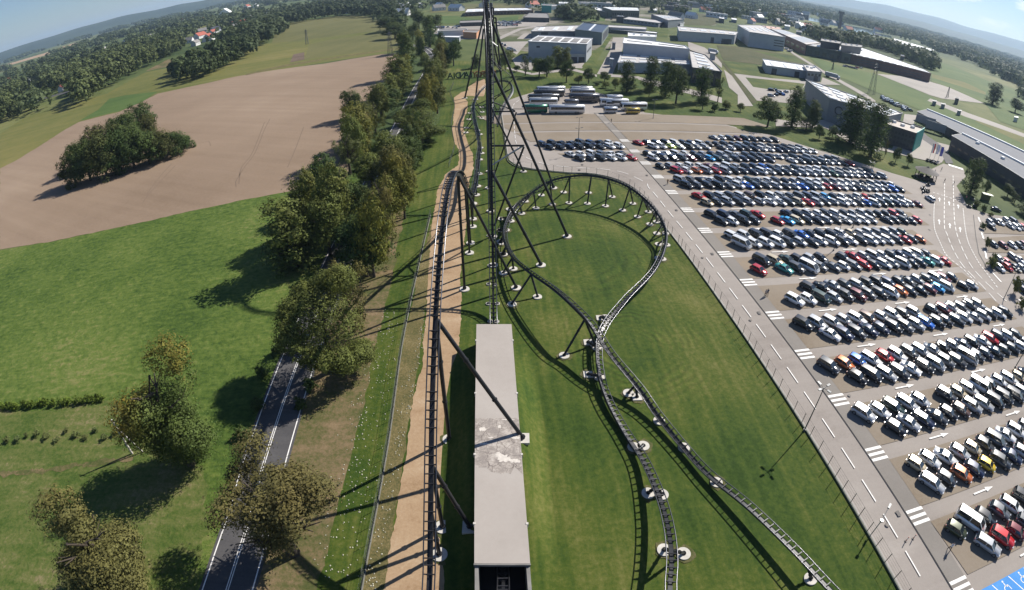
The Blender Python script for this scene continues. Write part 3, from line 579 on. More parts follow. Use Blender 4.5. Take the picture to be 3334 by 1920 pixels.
# ============================================================ tunnel
m_roof = gmat('tunnel_roof_coat', [(.33,.295,.262), (.36,.322,.288), (.385,.348,.312)], .12, 1.5, .3, rough=.8)
m_wall = mat('tunnel_wall_concrete', (.20,.19,.175), .85, var=.2, scale=.6)
m_dark = mat('tunnel_floor_shade', (.006,.006,.007), .9)
m_patch = gmat('worn_roof_membrane', [(.24,.21,.19), (.29,.255,.225), (.34,.30,.265), (.44,.395,.35)], .9, 3.2, .5, rough=.8, stops=[.42,.49,.53,.60])
def add_cracks(m, scale, width, dark):
    t = m.node_tree; L = t.links.new; b = t.nodes['Principled BSDF']; src = b.inputs['Base Color'].links[0].from_socket
    g = t.nodes.new('ShaderNodeNewGeometry'); v = t.nodes.new('ShaderNodeTexVoronoi'); v.feature = 'DISTANCE_TO_EDGE'; v.inputs['Scale'].default_value = scale; v.distance = 'EUCLIDEAN'
    n = t.nodes.new('ShaderNodeTexNoise'); n.inputs['Scale'].default_value = 1.5; L(g.outputs['Position'], n.inputs['Vector'])
    ad = t.nodes.new('ShaderNodeVectorMath'); ad.operation = 'MULTIPLY_ADD'; ad.inputs[1].default_value = (.5,.5,.5); L(n.outputs['Color'], ad.inputs[0]); L(g.outputs['Position'], ad.inputs[2]); L(ad.outputs[0], v.inputs['Vector'])
    r = t.nodes.new('ShaderNodeMath'); r.operation = 'LESS_THAN'; r.inputs[1].default_value = width; L(v.outputs['Distance'], r.inputs[0])
    mx = t.nodes.new('ShaderNodeMixRGB'); L(r.outputs[0], mx.inputs[0]); L(src, mx.inputs[1]); mx.inputs[2].default_value = (*dark, 1); L(mx.outputs[0], b.inputs['Base Color'])
add_cracks(m_patch, .62, .018, (.17,.145,.13))
tn = thing('tunnel', 'long flat-roofed beige concrete tunnel lying on the lawn below the tall hill', 'tunnel', (0,0,0))
nl, nr, fl, frr = Vector((-3.95,28.2,0)), Vector((1.85,28.2,0)), Vector((-5.72,70.2,0)), Vector((-.08,70.2,0))
b = MB(); b.prism([nl[:2], nr[:2], frr[:2], fl[:2]], 3.7, 4.0); obj('roof', b, m_roof, tn)
for p, q_, s in ((nl, fl, 1), (nr, frr, -1)):
    b = MB(); e = (p-q_).normalized()*13; b.prism([(p.x+.03*s+e.x, p.y-13), (p.x+.42*s+e.x, p.y-13), (q_.x+.42*s, q_.y-.05), (q_.x+.03*s, q_.y-.05)], -.5, 3.68); obj('side_wall', b, m_wall, tn)
def lp(t, z): a = nl.lerp(fl, t); c = nr.lerp(frr, t); return Vector((a.x, a.y, z)), Vector((c.x, c.y, z))
a0, a1 = lp(.315, 0); b0, b1 = lp(.505, 0)
b = MB(); pts = []
rn = random.Random(5)
for k in range(13): p = Vector((a0.x+.03,a0.y,0)).lerp(Vector((a1.x-.03,a1.y,0)), k/12); pts.append((p.x, p.y - (rn.random()*1.3 if k > 3 else .2)))
for k in range(13): p = Vector((b1.x-.03,b1.y,0)).lerp(Vector((b0.x+.03,b0.y,0)), k/12); pts.append((p.x, p.y + rn.random()*.12))
b.sheet(pts, 4.006); obj('worn_patch', b, m_patch, tn)
m_seal = mat('pale_sealant', (.56,.51,.45), .8, world=True, scale=3)
for cx_, cy_, rx, ry in [(.62,.345,1.25,.75),(.84,.335,.8,.5),(.5,.36,.55,.4),(.17,.46,.5,.6),(.2,.40,.8,.25),(.9,.425,.6,.35),(.55,.47,.35,.35),(.35,.425,.5,.2),(.75,.50,1.0,.22)]:
    l_, r_ = lp(cy_, 4.018); c = l_.lerp(r_, cx_); pts = []
    for k in range(26):
        a = 2*math.pi*k/26; f = .72 + .28*math.sin(3*a+cx_*9)*math.cos(5*a) + rn.uniform(-.16,.16)
        pts.append((min(max(c.x+rx*f*math.cos(a), l_.x+.06), r_.x-.06), c.y+ry*f*math.sin(a)))
    b = MB(); b.sheet(pts, 4.018 + cx_*.003); obj('sealant_patch', b, m_seal, tn)
b = MB(); b.prism([(nl.x-.06, 28.02), (nr.x+.06, 28.02), (nr.x+.06, 28.18), (nl.x-.06, 28.18)], 3.62, 3.99)     # portal edge beam
obj('portal_beam', b, m_wall, tn)
b = MB(); b.sheet([(-3.0,14),(1.0,14),(1.4,28.1),(frr.x-.45,70.6),(fl.x+.45,70.6),(nl.x+.45,28.1)], .12); obj('floor', b, m_dark, tn)  # near-black floor: the shade inside the tunnel put into its colour
for t in (.12,.36,.62,.9):
    for q_ in lp(t, 3.9): b = MB(); s = -1 if q_.x < -2 else 1; b.box(q_.x-.14, q_.x+.14, q_.y-.14, q_.y+.14, 3.4, 4.05); obj('roof_drain', b, m_conc, tn)
# grassed banks against the tunnel sides
hb = lambda y: float(np.interp(y, [25,29,33,37,41,45,53,57,60,66,70], [0,.25,1.0,1.9,2.7,3.2,3.1,2.4,1.4,.35,0]))
for sgn, wl, span in ((-1, lambda y: float(np.interp(y,[28.2,70.2],[-3.95,-5.72]))+.02, 5.2), (1, lambda y: float(np.interp(y,[28.2,70.2],[1.85,-.08]))-.02, 4.0)):
    b = MB(); ys = np.linspace(25, 70, 46); n = 12; vs = []; fs = []
    for y in ys:
        for j in range(n):
            f = j/(n-1); vs.append((wl(y)+sgn*span*f, y, .015 + hb(y)*(math.cos(f*math.pi)*.5+.5)**1.3))
    for i in range(len(ys)-1):
        for j in range(n-1):
            q_ = (i*n+j, i*n+j+1, (i+1)*n+j+1, (i+1)*n+j); fs.append(q_ if sgn > 0 else q_[::-1])
    b.add(vs, fs, 0, True); struct('grass_bank', b, M['grass'])

# ============================================================ fences, lamps
m_fence = mat('dark_green_fence', (.035,.05,.035), .6)
m_pole = mat('grey_pole', (.11,.115,.12), .5, .4)
def fence(path, h, name, label, cat, step=2.5, r=.045, wires=4, base=None, m=None):
    root = thing(name, label, cat); m = m or m_fence; P = spline(path, step); n = 0
    rest = MB()
    order = sorted(range(len(P)), key=lambda i: math.hypot(*P[i]))
    for j, i in enumerate(order):
        b = MB() if j < 100 else rest
        b.tube([(P[i][0], P[i][1], 0), (P[i][0], P[i][1], h)], r, 6)
        if j < 100: obj('post', b, m, root)
    if rest.v: o = obj('post', rest, m, root); o['kind'] = 'stuff'
    b = MB()
    for k in range(wires): b.tube([(p[0], p[1], .12 + (h-.17)*k/(wires-1)) for p in P], .012 if k not in (0, wires-1) else .02, 4, caps=False)
    o = obj('mesh_wires', b, m, root)
    if base:
        b = MB()
        for i in range(len(P)-1): b.prism(ribbon(P[i:i+2], -.06, .06), .05, .3, bottom=False)
        obj('base_board', b, base, root)
    return root
fence([ST(16,-9.15), ST(12,-9.15), ST(9,-9.15), ST(6.5,-9.15)] + [G(*p) for p in [C5(2318,780), C5(2185,602), C5(2085,455), C5(1890,287), C5(1740,218), C5(1590,168), C5(1440,130), C5(1300,113), C5(1100,110), Z1(720,1252), Z1(400,1210), Z1(235,1130), Z1(200,1000), Z1(160,700), Z1(110,400)]], 2.3, 'mesh_fence',
      'green wire mesh fence with thin posts along the kerb of the car park road', 'fence', 2.46, .05, 6, mat('fence_base_board', (.16,.17,.13), .9))
fence([(-16.3,-20), (-16.4,26), (-16.75,48), (-18.3,72), (-19.2,100), (-19.8,120)], 1.9, 'chain_link_fence', 'grey chain-link fence between the dry verge and the weedy strip beside the sandy path', 'fence', 2.4, .035, 6, mat('pale_fence_board', (.16,.155,.13), .9), mat('galvanised_fence', (.10,.11,.10), .5, .4))
fence([G(*p) for p in [C2(310,1340), C2(360,1180), C2(405,1010), C2(380,850), C2(352,660), C2(380,500), C2(408,360), C2(395,290), C2(330,130), C2(350,60), C2(390,-40)]], 1.6, 'dark_panel_fence', 'dark panel fence winding along the left edge of the sandy path', 'fence', 3, .05, 9)
def lamp(x, y, h, arms, label, heads=4, rot=0.0):
    root = thing('street_lamp', label, 'street lamp', (x, y, 0), rot, 'lamp posts of the car park')
    b = MB(); b.tube([(0,0,0),(0,0,h)], .11, 8, r2=.06); b.cyl((0,0,0), .2, .4, 10); obj('pole', b, m_pole, root)
    for k in range(heads):
        a = 2*math.pi*k/heads; d = Vector((math.cos(a), math.sin(a), 0))
        b = MB(); b.tube([Vector((0,0,h-.1)), Vector((0,0,h+.05))+d*arms], .035, 5)
        b.bar(Vector((0,0,h+.05))+d*(arms-.1), Vector((0,0,h+.1))+d*(arms+.55), .34, .12); obj('lamp_head', b, m_pole, root)
for i, (p, h, k, lab) in enumerate([((1985,1064), 8.7, 4, 'four-headed lamp post at the kerb whose shadow falls across the lawn'),
      (Z1(1190,840), 8.5, 2, 'two-headed lamp post behind the short rows of dark cars, left of the footway'), (Z1(2215,530), 8.0, 2, 'lamp post standing in the empty bays near the yellow minibus'),
      (Z2(1400,465), 8.5, 4, 'lamp post in a gap of the third car row, far side'), (Z3(550,250), 8.5, 4, 'lamp post beside the dark blue van near the far lawn'), (Z3(480,420), 8.5, 4, 'lamp post in the fifth aisle near the entrance road'),
      (Z3(370,745), 8.5, 4, 'lamp post in the aisle below the long middle row'), (Z3(305,960), 8.5, 4, 'lamp post between rows left of the three arrows'), (Z4(2160,490), 8.5, 4, 'lamp post with a slanting shadow in the aisle behind the white vans'),
      (Z5(2245,730), 8.5, 4, 'lamp post at the row ends by the entrance road bend'), (Z6(2400,240), 8.5, 4, 'lamp post in the aisle at the right edge'), (Z1(1185,1005), 8.5, 2, 'lamp post among the front row of cars left of the footway')]):
    g = G(*p); lamp(g[0], g[1], h, .75, lab, k, .4)
g = G(*Z7(415,1110))
t_ = thing('traffic_camera', 'short white post with a camera arm at the kerb', 'camera post', (g[0], g[1], 0))
b = MB(); b.tube([(0,0,0),(0,0,3.4)], .07, 8); b.cyl((0,0,3.2), .22, .28, 12); obj('pole', b, m_silver, t_)
b = MB(); b.tube([(0,0,3.3),(1.9,1.6,3.5)], .05, 6); b.bar((1.8,1.5,3.5),(2.5,2.1,3.5), .3, .2); obj('arm', b, m_pole, t_)
#PART4

# ============================================================ trees
m_leaf = leaf_mat('foliage'); m_bark = mat('bark', (.055,.042,.030), .9, var=.3, scale=4)
def rnd_dirs(rng, n):
    v = rng.normal(size=(n, 3)); return v/np.linalg.norm(v, axis=1, keepdims=True)
def leaf_cloud(rng, lobes, n, size, clump=.30, per=26, fill=.10):
    """leaf-sized quads in tufts spread over the surface of several lobes, a few inside"""
    lobes = np.array(lobes, float); area = (lobes[:,3]*lobes[:,4] + lobes[:,4]*lobes[:,5] + lobes[:,3]*lobes[:,5]); area /= area.sum()
    nt_ = max(4, n//per); li = rng.choice(len(lobes), nt_, p=area); d = rnd_dirs(rng, nt_)
    d[:,2] = np.where((d[:,2] < -.8), -d[:,2], d[:,2])
    rad = rng.uniform(.78, 1.06, nt_); cen = lobes[li,:3] + d*lobes[li,3:6]*rad[:,None]
    R = lobes[li,3:6].mean(1)
    idx = np.repeat(np.arange(nt_), per); m = len(idx)
    off = rng.normal(size=(m, 3))*(clump*R[idx]*.55)[:,None]
    pos = cen[idx] + off
    ins = rng.random(m) < fill; pos[ins] = lobes[li[idx[ins]],:3] + rnd_dirs(rng, int(ins.sum()))*lobes[li[idx[ins]],3:6]*rng.uniform(.2,.7,(int(ins.sum()),1))
    nrm = d[idx]*.9 + off/(np.linalg.norm(off, axis=1, keepdims=True)+1e-6)*.9 + rng.normal(size=(m,3))*.28 + np.array([0,0,.2])
    nrm /= np.linalg.norm(nrm, axis=1, keepdims=True)
    t = np.cross(nrm, rng.normal(size=(m,3))); t /= np.linalg.norm(t, axis=1, keepdims=True); bt = np.cross(nrm, t)
    s = size*rng.uniform(.6, 1.3, (m,1)); t = t*s; bt = bt*s*rng.uniform(.5,.9,(m,1))
    V = np.stack([pos-t-bt*.6, pos+t*.1-bt, pos+t+bt*.5, pos-t*.2+bt], 1).reshape(-1,3); F = np.arange(m*4).reshape(-1,4)
    tone = rng.random(nt_)[idx]*.75 + rng.random(m)*.12
    return V, F, tone
def limbs(rng, h, spread, n=7, r=.02, base=.28, top=.8):
    b = MB(); tr = [(0,0,-.01)]
    for k in range(1, 6): tr.append((rng.uniform(-.012,.012)*k, rng.uniform(-.012,.012)*k, top*k/5))
    b.tube(tr, r*1.5, 8, r2=r*.35)
    for k in range(n):
        z = base + (top-base)*k/n*.9; a = k*2.4 + rng.uniform(-.4,.4); L = spread*(1.05-.5*k/n)
        p0 = Vector((0,0,z)); p1 = p0 + Vector((math.cos(a)*L*.5, math.sin(a)*L*.5, L*.28)); p2 = p0 + Vector((math.cos(a)*L, math.sin(a)*L, L*.75))
        b.tube([p0, p1, p2], r*.55, 5, r2=r*.12)
        for s in (-.5, .5):
            q = p1 + Vector((math.cos(a+s)*L*.45, math.sin(a+s)*L*.45, L*.35)); b.tube([p1, q], r*.28, 4, r2=r*.08)
    return b
def tree_proto(name, kind, seed, n, size):
    """unit tree: height 1"""
    rng = np.random.default_rng(seed); L = []
    if kind == 'round':
        L.append((0,0,.54,.27,.27,.36)); 
        for k in range(13): a = k*2.399; z_ = rng.uniform(.22,.86); rr = rng.uniform(.14,.26)*(1.15-.55*max(0,z_-.5)*2); L.append((math.cos(a)*rr, math.sin(a)*rr, z_, rng.uniform(.10,.17), rng.uniform(.10,.17), rng.uniform(.10,.16)))
        if n > 20000:
            L = [(0,0,.5,.22,.22,.32)]
            for k in range(30): a = k*2.399; z_ = .14+.76*((k*.618)%1); rr = .27*math.sqrt(max(.05, 1-((z_-.48)/.5)**2)); L.append((math.cos(a)*rr, math.sin(a)*rr, z_, rng.uniform(.065,.12), rng.uniform(.065,.12), rng.uniform(.06,.11)))
        tk = limbs(rng, 1, .24, 8)
    elif kind == 'tall':
        for k in range(8): a = k*2.399; rr = rng.uniform(.02,.10); z = .12+.79*k/7; w_ = .18*(1-.5*abs(z-.42)); L.append((math.cos(a)*rr, math.sin(a)*rr, z, w_, w_, .15))
        tk = limbs(rng, 1, .15, 9, .018, .15, .9)
    elif kind == 'double':
        for cx_, cy_, h_, w_ in ((-.17,-.06,.72,.15),(.13,.05,.98,.12),(-.02,.12,.62,.15),(.2,-.12,.5,.13),(-.24,.1,.5,.13)):
            for k in range(5): z = .10 + (h_-.2)*k/4; f_ = .25+z*1.05; q_ = w_*(.62+.5*min(1, z*1.8)); L.append((cx_*f_+rng.uniform(-.04,.04), cy_*f_+rng.uniform(-.04,.04), z+.05, q_*rng.uniform(.7,1.05), q_*rng.uniform(.7,1.05), .12))
        tk = limbs(rng, 1, .24, 8, .022, .2, .85)
    elif kind == 'sparse':
        for k in range(17): a = k*2.399; rr = rng.uniform(.06,.27); L.append((math.cos(a)*rr, math.sin(a)*rr, rng.uniform(.24,.92), .085, .085, .10))
        tk = limbs(rng, 1, .22, 12, .022, .25, .88)
    elif kind == 'shrub':
        for k in range(6): a = k*2.399; rr = rng.uniform(.0,.4); L.append((math.cos(a)*rr, math.sin(a)*rr, rng.uniform(.35,.6), .32, .32, .38))
        tk = limbs(rng, 1, .3, 4, .03, .1, .6)
    V, F, tone = leaf_cloud(rng, L, n, size, clump=.30 if kind != 'sparse' else .42)
    V[:,2] = np.maximum(V[:,2], .02)
    me = np_mesh('crown', V, F, [m_leaf], tone); c4 = V[::4]
    ru = np.clip((c4[:,2]-.55)*1.0 + .35*np.sin(c4[:,0]*17+seed)*np.cos(c4[:,1]*13) , 0, 1)*.28  # autumn mottling, plus crown tops painted lighter as if lit from above
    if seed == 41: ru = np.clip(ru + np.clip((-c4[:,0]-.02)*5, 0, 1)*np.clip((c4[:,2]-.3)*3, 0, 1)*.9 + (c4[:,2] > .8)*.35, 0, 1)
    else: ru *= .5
    a = me.attributes.new('rust_toplit', 'FLOAT', 'FACE'); a.data.foreach_set('value', np.ascontiguousarray(ru, np.float32))
    return me, tk.mesh('trunk', [m_bark])
PR = {'round': [tree_proto('t', 'round', s, 9000, .0135) for s in (1,2,3,4)], 'tall': [tree_proto('t', 'tall', s, 7000, .0125) for s in (11,12,13)],
      'sparse': [tree_proto('t', 'sparse', s, 6000, .0095) for s in (21,22)], 'shrub': [tree_proto('t', 'shrub', s, 1600, .05) for s in (31,32)],
      'double': [tree_proto('t', 'double', 41, 44000, .0066), tree_proto('t', 'double', 42, 44000, .0072)], 'big': [tree_proto('t', 'round', 51, 52000, .0064), tree_proto('t', 'round', 52, 30000, .0080)], 'thin': [tree_proto('t', 'sparse', 61, 24000, .0066)]}
rt = random.Random(11); cnt = [0]
OL = (.108,.128,.030); DG = (.055,.086,.022); YG = (.150,.150,.028); OR = (.165,.105,.030); BR = (.128,.122,.036); PG = (.100,.125,.042); BG = (.045,.072,.034)
def plant(kind, x, y, h, wr, col, label, group=None, name='broadleaf_tree', proto=None, cat='tree', rz=None, z=0.0, sink=0.0):
    if sink: z -= h*sink; h *= 1+sink
    P_ = PR[kind]; cr_, tk = P_[(cnt[0] if proto is None else proto) % len(P_)]; cnt[0] += 1
    t_ = thing(name, label, cat, (x, y, z), rt.uniform(0, 6.28) if rz is None else rz, group)
    base = {'round': .37, 'tall': .2, 'sparse': .36, 'shrub': .6, 'double': .36, 'big': .37, 'thin': .36}[kind]
    s = wr/base
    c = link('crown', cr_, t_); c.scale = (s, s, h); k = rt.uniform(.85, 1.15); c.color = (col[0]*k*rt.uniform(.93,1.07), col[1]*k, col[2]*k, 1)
    tr_ = link('trunk', tk, t_); tr_.scale = (s, s, h)
    return t_
def tree_px(kind, base, top, wpx, col, label, group=None, **kw):
    """base and top of the trunk line and crown width as surveyed"""
    g = G(*base); h = hgt(base, top); d = math.dist((0,0,H), (g[0], g[1], h/2)); wr = wpx*1.3187/1770*d/2
    return plant(kind, g[0], g[1], h, wr, col, label, group, **kw)
AV = 'old trees lining the country road'
def tree_c(kind, cx_, cy_, h, wr, col, label, group=None, **kw):
    x, y = G(cx_, cy_, h*.55); return plant(kind, x, y, h, wr, col, label, group, **kw)
tree_c('big', 800, 790, 17.5, 8.2, OL, 'very large round olive-green lime tree right beside the country road, nearest full crown', AV, proto=0, rz=.5)
tree_c('double', 402, 1015, 19, 8.3, (.070,.098,.024), 'tall two-topped tree with an orange left lobe, left of the road', AV, rz=.35, proto=0)
tree_c('double', 232, 1365, 14.5, 8.6, (.115,.112,.036), 'brownish-green lumpy tree at the bottom left corner of the picture', AV, proto=1, rz=2.2, sink=.12)
tree_c('thin', 678, 1275, 14, 8.6, (.105,.098,.034), 'thin-crowned brownish tree overhanging the road, bottom of the picture', AV)
tree_px('round', (905,655), (855,525), 150, DG, 'dark green tree just beyond the very large lime, near the fence', AV)
tree_px('round', (835,600), (770,405), 120, OL, 'olive tree on the field side of the road, left of the dark green tree', AV)
tree_px('sparse', (865,430), (830,322), 80, PG, 'half-bare pale tree standing against the ploughed field', AV, name='half_bare_tree')
tree_px('round', (970,440), (950,322), 110, OL, 'round olive tree in the middle of the avenue, behind the yellow one', AV)
tree_px('tall', (900,375), (905,275), 48, OL, 'narrow tree on the edge of the ploughed field', AV)
tree_px('big', (1040,352), (1020,250), 135, OL, 'broad tree with two dark trunks at the green verge', AV, proto=1)
tree_px('round', (872,292), (878,215), 62, DG, 'small round dark tree casting a long shadow over the ploughed field', AV)
tree_px('round', (945,290), (958,205), 90, DG, 'dark wide tree right of the small round dark one at the field edge', AV)
tree_px('tall', (985,240), (1002,140), 62, OL, 'tall crown left of the striped stretch of road', AV)
tree_px('tall', (1005,190), (1015,85), 48, DG, 'dark tall tree left of the road, farthest but one', AV)
tree_px('round', (1072,220), (1075,138), 62, OL, 'round crown right of the road opposite the tall one', AV)
tree_px('round', (1080,280), (1080,212), 60, OL, 'yellowish tree right of the road, below the round crown', AV)
tree_px('tall', (1062,115), (1052,42), 36, DG, 'dark poplar-like tree beside the far bend of the road', AV)
tree_px('round', (1120,163), (1122,95), 44, DG, 'dark tree on the lawn right of the avenue, near the letter sign', None)
tree_px('round', (1090,150), (1090,92), 40, OL, 'small olive tree between the avenue and the dark lawn tree', AV)
tree_px('round', (1000,540), (990,405), 80, YG, 'yellow-green tree nearest the long hill of the coaster', AV)
tree_px('round', (920,470), (905,372), 92, OL, 'rounded tree left of the yellow-green one', AV)
tree_px('round', (1005,450), (1000,360), 68, DG, 'dark tree between the two-trunked tree and the yellow-green one', AV)
tree_px('round', (880,560), (850,455), 110, OL, 'olive tree deep in the avenue over the shaded road', AV)
tree_px('tall', (940,600), (925,470), 70, OL, 'upright tree leaning over the dry verge', AV)
tree_px('round', (800,520), (765,412), 85, BR, 'brownish open tree at the corner of the ploughed field', AV)
tree_px('round', (1050,175), (1052,130), 34, OL, 'small tree close to the right edge of the road', AV)
for (bx, by, hh, w_) in [(1000,130,62,34),(1020,105,50,30),(1035,70,48,30),(975,95,42,40),(955,78,40,40),(1075,75,40,30)]:
    tree_px('round', (bx,by), (bx+2,by-hh), w_*1.4, DG, 'dark tree at the far end of the avenue', 'far end of the avenue')
tree_c('round', 893, 602, 13.5, 5.2, DG, 'dark green round tree by the dry verge, just beyond the very large lime', AV)
tree_c('round', 800, 548, 15, 5.6, OL, 'olive tree on the meadow side of the avenue, shading the grass', AV)
tree_c('round', 858, 500, 15, 5.4, DG, 'dark tree over the shaded road between two olive ones', AV)
ra_ = random.Random(3)
for y in list(range(76, 262, 9)) + list(range(270, 400, 16)):
    rx = float(np.interp(y, [26,65,100,160,215,266,320,370,410], [-32.4,-35.3,-37.2,-40,-43,-45.9,-48,-52,-60]))
    for sg in (-1, 1):
        if ra_.random() < (.26 if y < 200 else .32): continue
        h = ra_.uniform(12, 18.5); wr_ = ra_.uniform(4.2, 6.0)*(1 if y < 262 else .7); wr_ *= 1 if sg < 0 else .86
        plant(sink=.10, kind=ra_.choice(['round','round','round','tall','sparse'] if y < 262 else ['tall','round']), x=rx + sg*(5.5 + wr_*.62 + ra_.uniform(0,1.5)), y=y + ra_.uniform(-3,3), h=h, wr=wr_, col=ra_.choice([OL,OL,DG,BR,YG]), label=('olive' if sg > 0 else 'dark') + ' leafy tree in the dense avenue rows along the country road', group='dense avenue rows')
# undergrowth along the road
for (bx, by) in [(745,1010),(770,960),(640,1010),(600,1080),(650,930),(690,870),(800,690),(840,640),(780,820)]:
    tree_px('shrub', (bx,by), (bx-6,by-24), 42, DG, 'low dark bush in the road ditch', 'bushes in the road ditch', name='bush', cat='bush')
# copse in the ploughed field
CO = 'trees of the copse in the ploughed field'
for (bx,by,tx,ty,w_) in [(190,452,178,372,55),(225,445,212,345,62),(265,436,250,325,66),(300,425,290,320,60),(335,415,325,318,62),(370,405,362,318,62),(405,393,398,315,60),(440,378,437,318,52),(455,368,452,328,36),
                        (240,400,228,312,56),(285,385,275,300,58),(330,375,322,300,56),(300,345,303,280,44),(350,335,347,256,58),(325,350,322,272,44),(372,345,372,280,36),(205,420,196,345,46),(380,380,376,318,46)]:
    tree_px('round', (bx,by), (tx,ty), w_*1.45, rt.choice([(.066,.078,.022), DG, DG]), 'leafy tree in the dense copse inside the ploughed field', CO, sink=.2)
# the belt of trees between the car park and the factories
BT = 'trees of the belt behind the car park'
for kind, base, top, w_, col, lab in [
    ('round',C1(240,1080),C1(200,930),46,OL,'olive tree left of the letter sign'), ('tall',C1(760,1120),C1(760,900),22,DG,'dark narrow tree behind the left legs of the tall hill'),
    ('round',C1(1240,1150),C1(1230,800),34,PG,'pale green tree just right of the tall hill'), ('sparse',C1(1330,1050),C1(1330,800),26,BR,'thin brownish tree right of the pale green one'),
    ('round',C1(1430,1180),C1(1430,1060),20,DG,'small round tree on the lawn left of the leaning trunk'), ('sparse',C1(1570,1240),C1(1510,900),34,DG,'tree with a leaning bare trunk before the white factory'),
    ('round',B3(380,900),B3(400,660),44,DG,'big dark tree, left one of the clump before the white factory'), ('round',B3(470,905),B3(480,650),44,DG,'big dark tree in the middle of the clump before the white factory'),
    ('tall',B3(600,800),B3(620,550),34,OL,'tall olive tree behind the dark clump'), ('round',B3(700,970),B3(705,690),38,DG,'dark tree, right one of the clump, nearest the lawn'), ('tall',B3(700,800),B3(705,560),22,OL,'pointed tree covering the corner of the white factory'),
    ('round',B3(845,985),B3(835,880),24,OL,'low tree beside the dark clump'), ('round',B3(960,985),B3(965,780),30,DG,'cone-shaped dark tree before the green strip'),
    ('round',B3(1150,960),B3(1155,830),28,DG,'ball-shaped tree left of the loading yard'), ('round',B3(1165,1035),B3(1165,950),22,OL,'small tree in front of the ball-shaped one'), ('shrub',B3(1060,1005),B3(1060,960),16,DG,'low bush left of the ball-shaped tree'),
    ('round',B3(1275,1050),B3(1275,910),20,OL,'small upright tree at the yard corner'), ('tall',B3(1410,1085),B3(1415,730),40,DG,'tall dark tree before the low grey hall'), ('tall',B3(1690,1070),B3(1690,680),44,DG,'tallest dark tree, before the skylights of the grey hall'),
    ('round',B3(1670,1140),B3(1675,950),24,OL,'rounded tree at the foot of the tallest one'), ('tall',B3(1860,1140),B3(1850,720),40,DG,'tall tree with bare lower trunks'), ('round',B3(1985,1220),B3(1980,740),62,DG,'large spreading tree left of the glass front'),
    ('tall',B3(2280,1200),B3(2270,790),40,DG,'tall tree hiding the glass front'), ('sparse',B3(2480,1200),B3(2500,900),30,DG,'thin tree right of the glass front'), ('round',B3(2300,1290),B3(2300,1110),32,DG,'dark low tree at the end of the bus lot'), ('shrub',B3(2440,1310),B3(2440,1210),24,DG,'bush at the tip of the bus lot'),
    ('round',B4(470,1500),B4(470,1390),22,OL,'young tree, left one on the far verge'), ('round',(1793,268),(1793,248),22,OL,'young tree on the far verge left of the wide dark one'), ('round',(1828,275),(1829,252),20,OL,'second young tree on the far verge'),
    ('round',B6(-10,480),B6(0,60),66,DG,'wide dark tree left of the poplars on the far verge'), ('tall',B6(320,480),B6(420,-50),46,DG,'tall poplar with a dark leaning trunk'), ('tall',B6(600,500),B6(610,130),36,DG,'dark cypress-like tree right of the poplar'),
    ('sparse',B6(520,520),B6(520,330),40,PG,'thin grey-green tree below the poplar'), ('round',B6(700,640),B6(710,440),26,DG,'small dark tree before the white entrance wall'), ('round',B6(880,620),B6(900,450),26,DG,'small tree right of the white entrance wall'),
    ('tall',B6(1130,690),B6(1240,80),84,DG,'huge columnar tree, left one of the pair'), ('tall',B6(1400,880),B6(1500,190),66,DG,'huge columnar tree, right one of the pair'),
    ('sparse',B6(1590,900),B6(1590,640),12,BR,'thin sapling with brown leaves'), ('round',B6(1745,960),B6(1760,740),22,DG,'small tree on the lawn, left one of two by the pavilion'), ('round',B6(1915,1010),B6(1940,840),20,DG,'small tree on the lawn nearest the pavilion'),
    ('tall',Z3(1830,520),Z3(1890,70),40,DG,'dark pointed tree with a green sign at the junction'), ('sparse',Z3(1770,330),Z3(1790,60),18,DG,'thin tree leaning beside the junction tree'), ('round',Z3(2030,510),Z3(2060,340),20,DG,'small tree on the triangle lawn'),
    ('round',Z3(2310,560),Z3(2350,400),34,DG,'round dark tree on the triangle lawn'), ('sparse',Z3(2400,640),Z3(2430,500),26,DG,'thin tree right on the triangle lawn'), ('round',Z3(2560,800),Z3(2600,640),60,DG,'dark tree cut by the right edge of the picture'),
    ('tall',B5(2090,1010),B5(2110,720),34,BG,'tall twin tree in the far green fields'), ('round',B5(2400,1120),B5(2450,930),38,BG,'pointed broad tree in the far fields at the right edge')]:
    tree_px(kind, base, top, w_, col, lab, BT, name='poplar' if kind == 'tall' else ('bush' if kind == 'shrub' else 'broadleaf_tree'), cat='bush' if kind == 'shrub' else 'tree')
# planting strip of the second car park
for i, (p, q_) in enumerate([((1985,980),(2000,890)),((2030,1220),(2050,1080)),((2110,1440),(2150,1280)),((1900,700),(1905,610)),((1990,760),(1985,650)),((2090,810),(2080,760))]):
    tree_px('shrub', Z3(*p), Z3(*q_), 17, (PG, OL)[i%2], 'scruffy shrub in the planting strip of the far car park', 'shrubs in the planting strip', name='shrub', cat='shrub')
for p, q_ in [(Z5(2070,300), Z5(2110,150)), (Z5(2380,650), Z5(2360,420)), (Z5(2480,860), Z5(2520,700))]:
    tree_px('shrub', p, q_, 26, OL, 'scruffy shrub in the planting strip of the far car park', 'shrubs in the planting strip', name='shrub', cat='shrub')
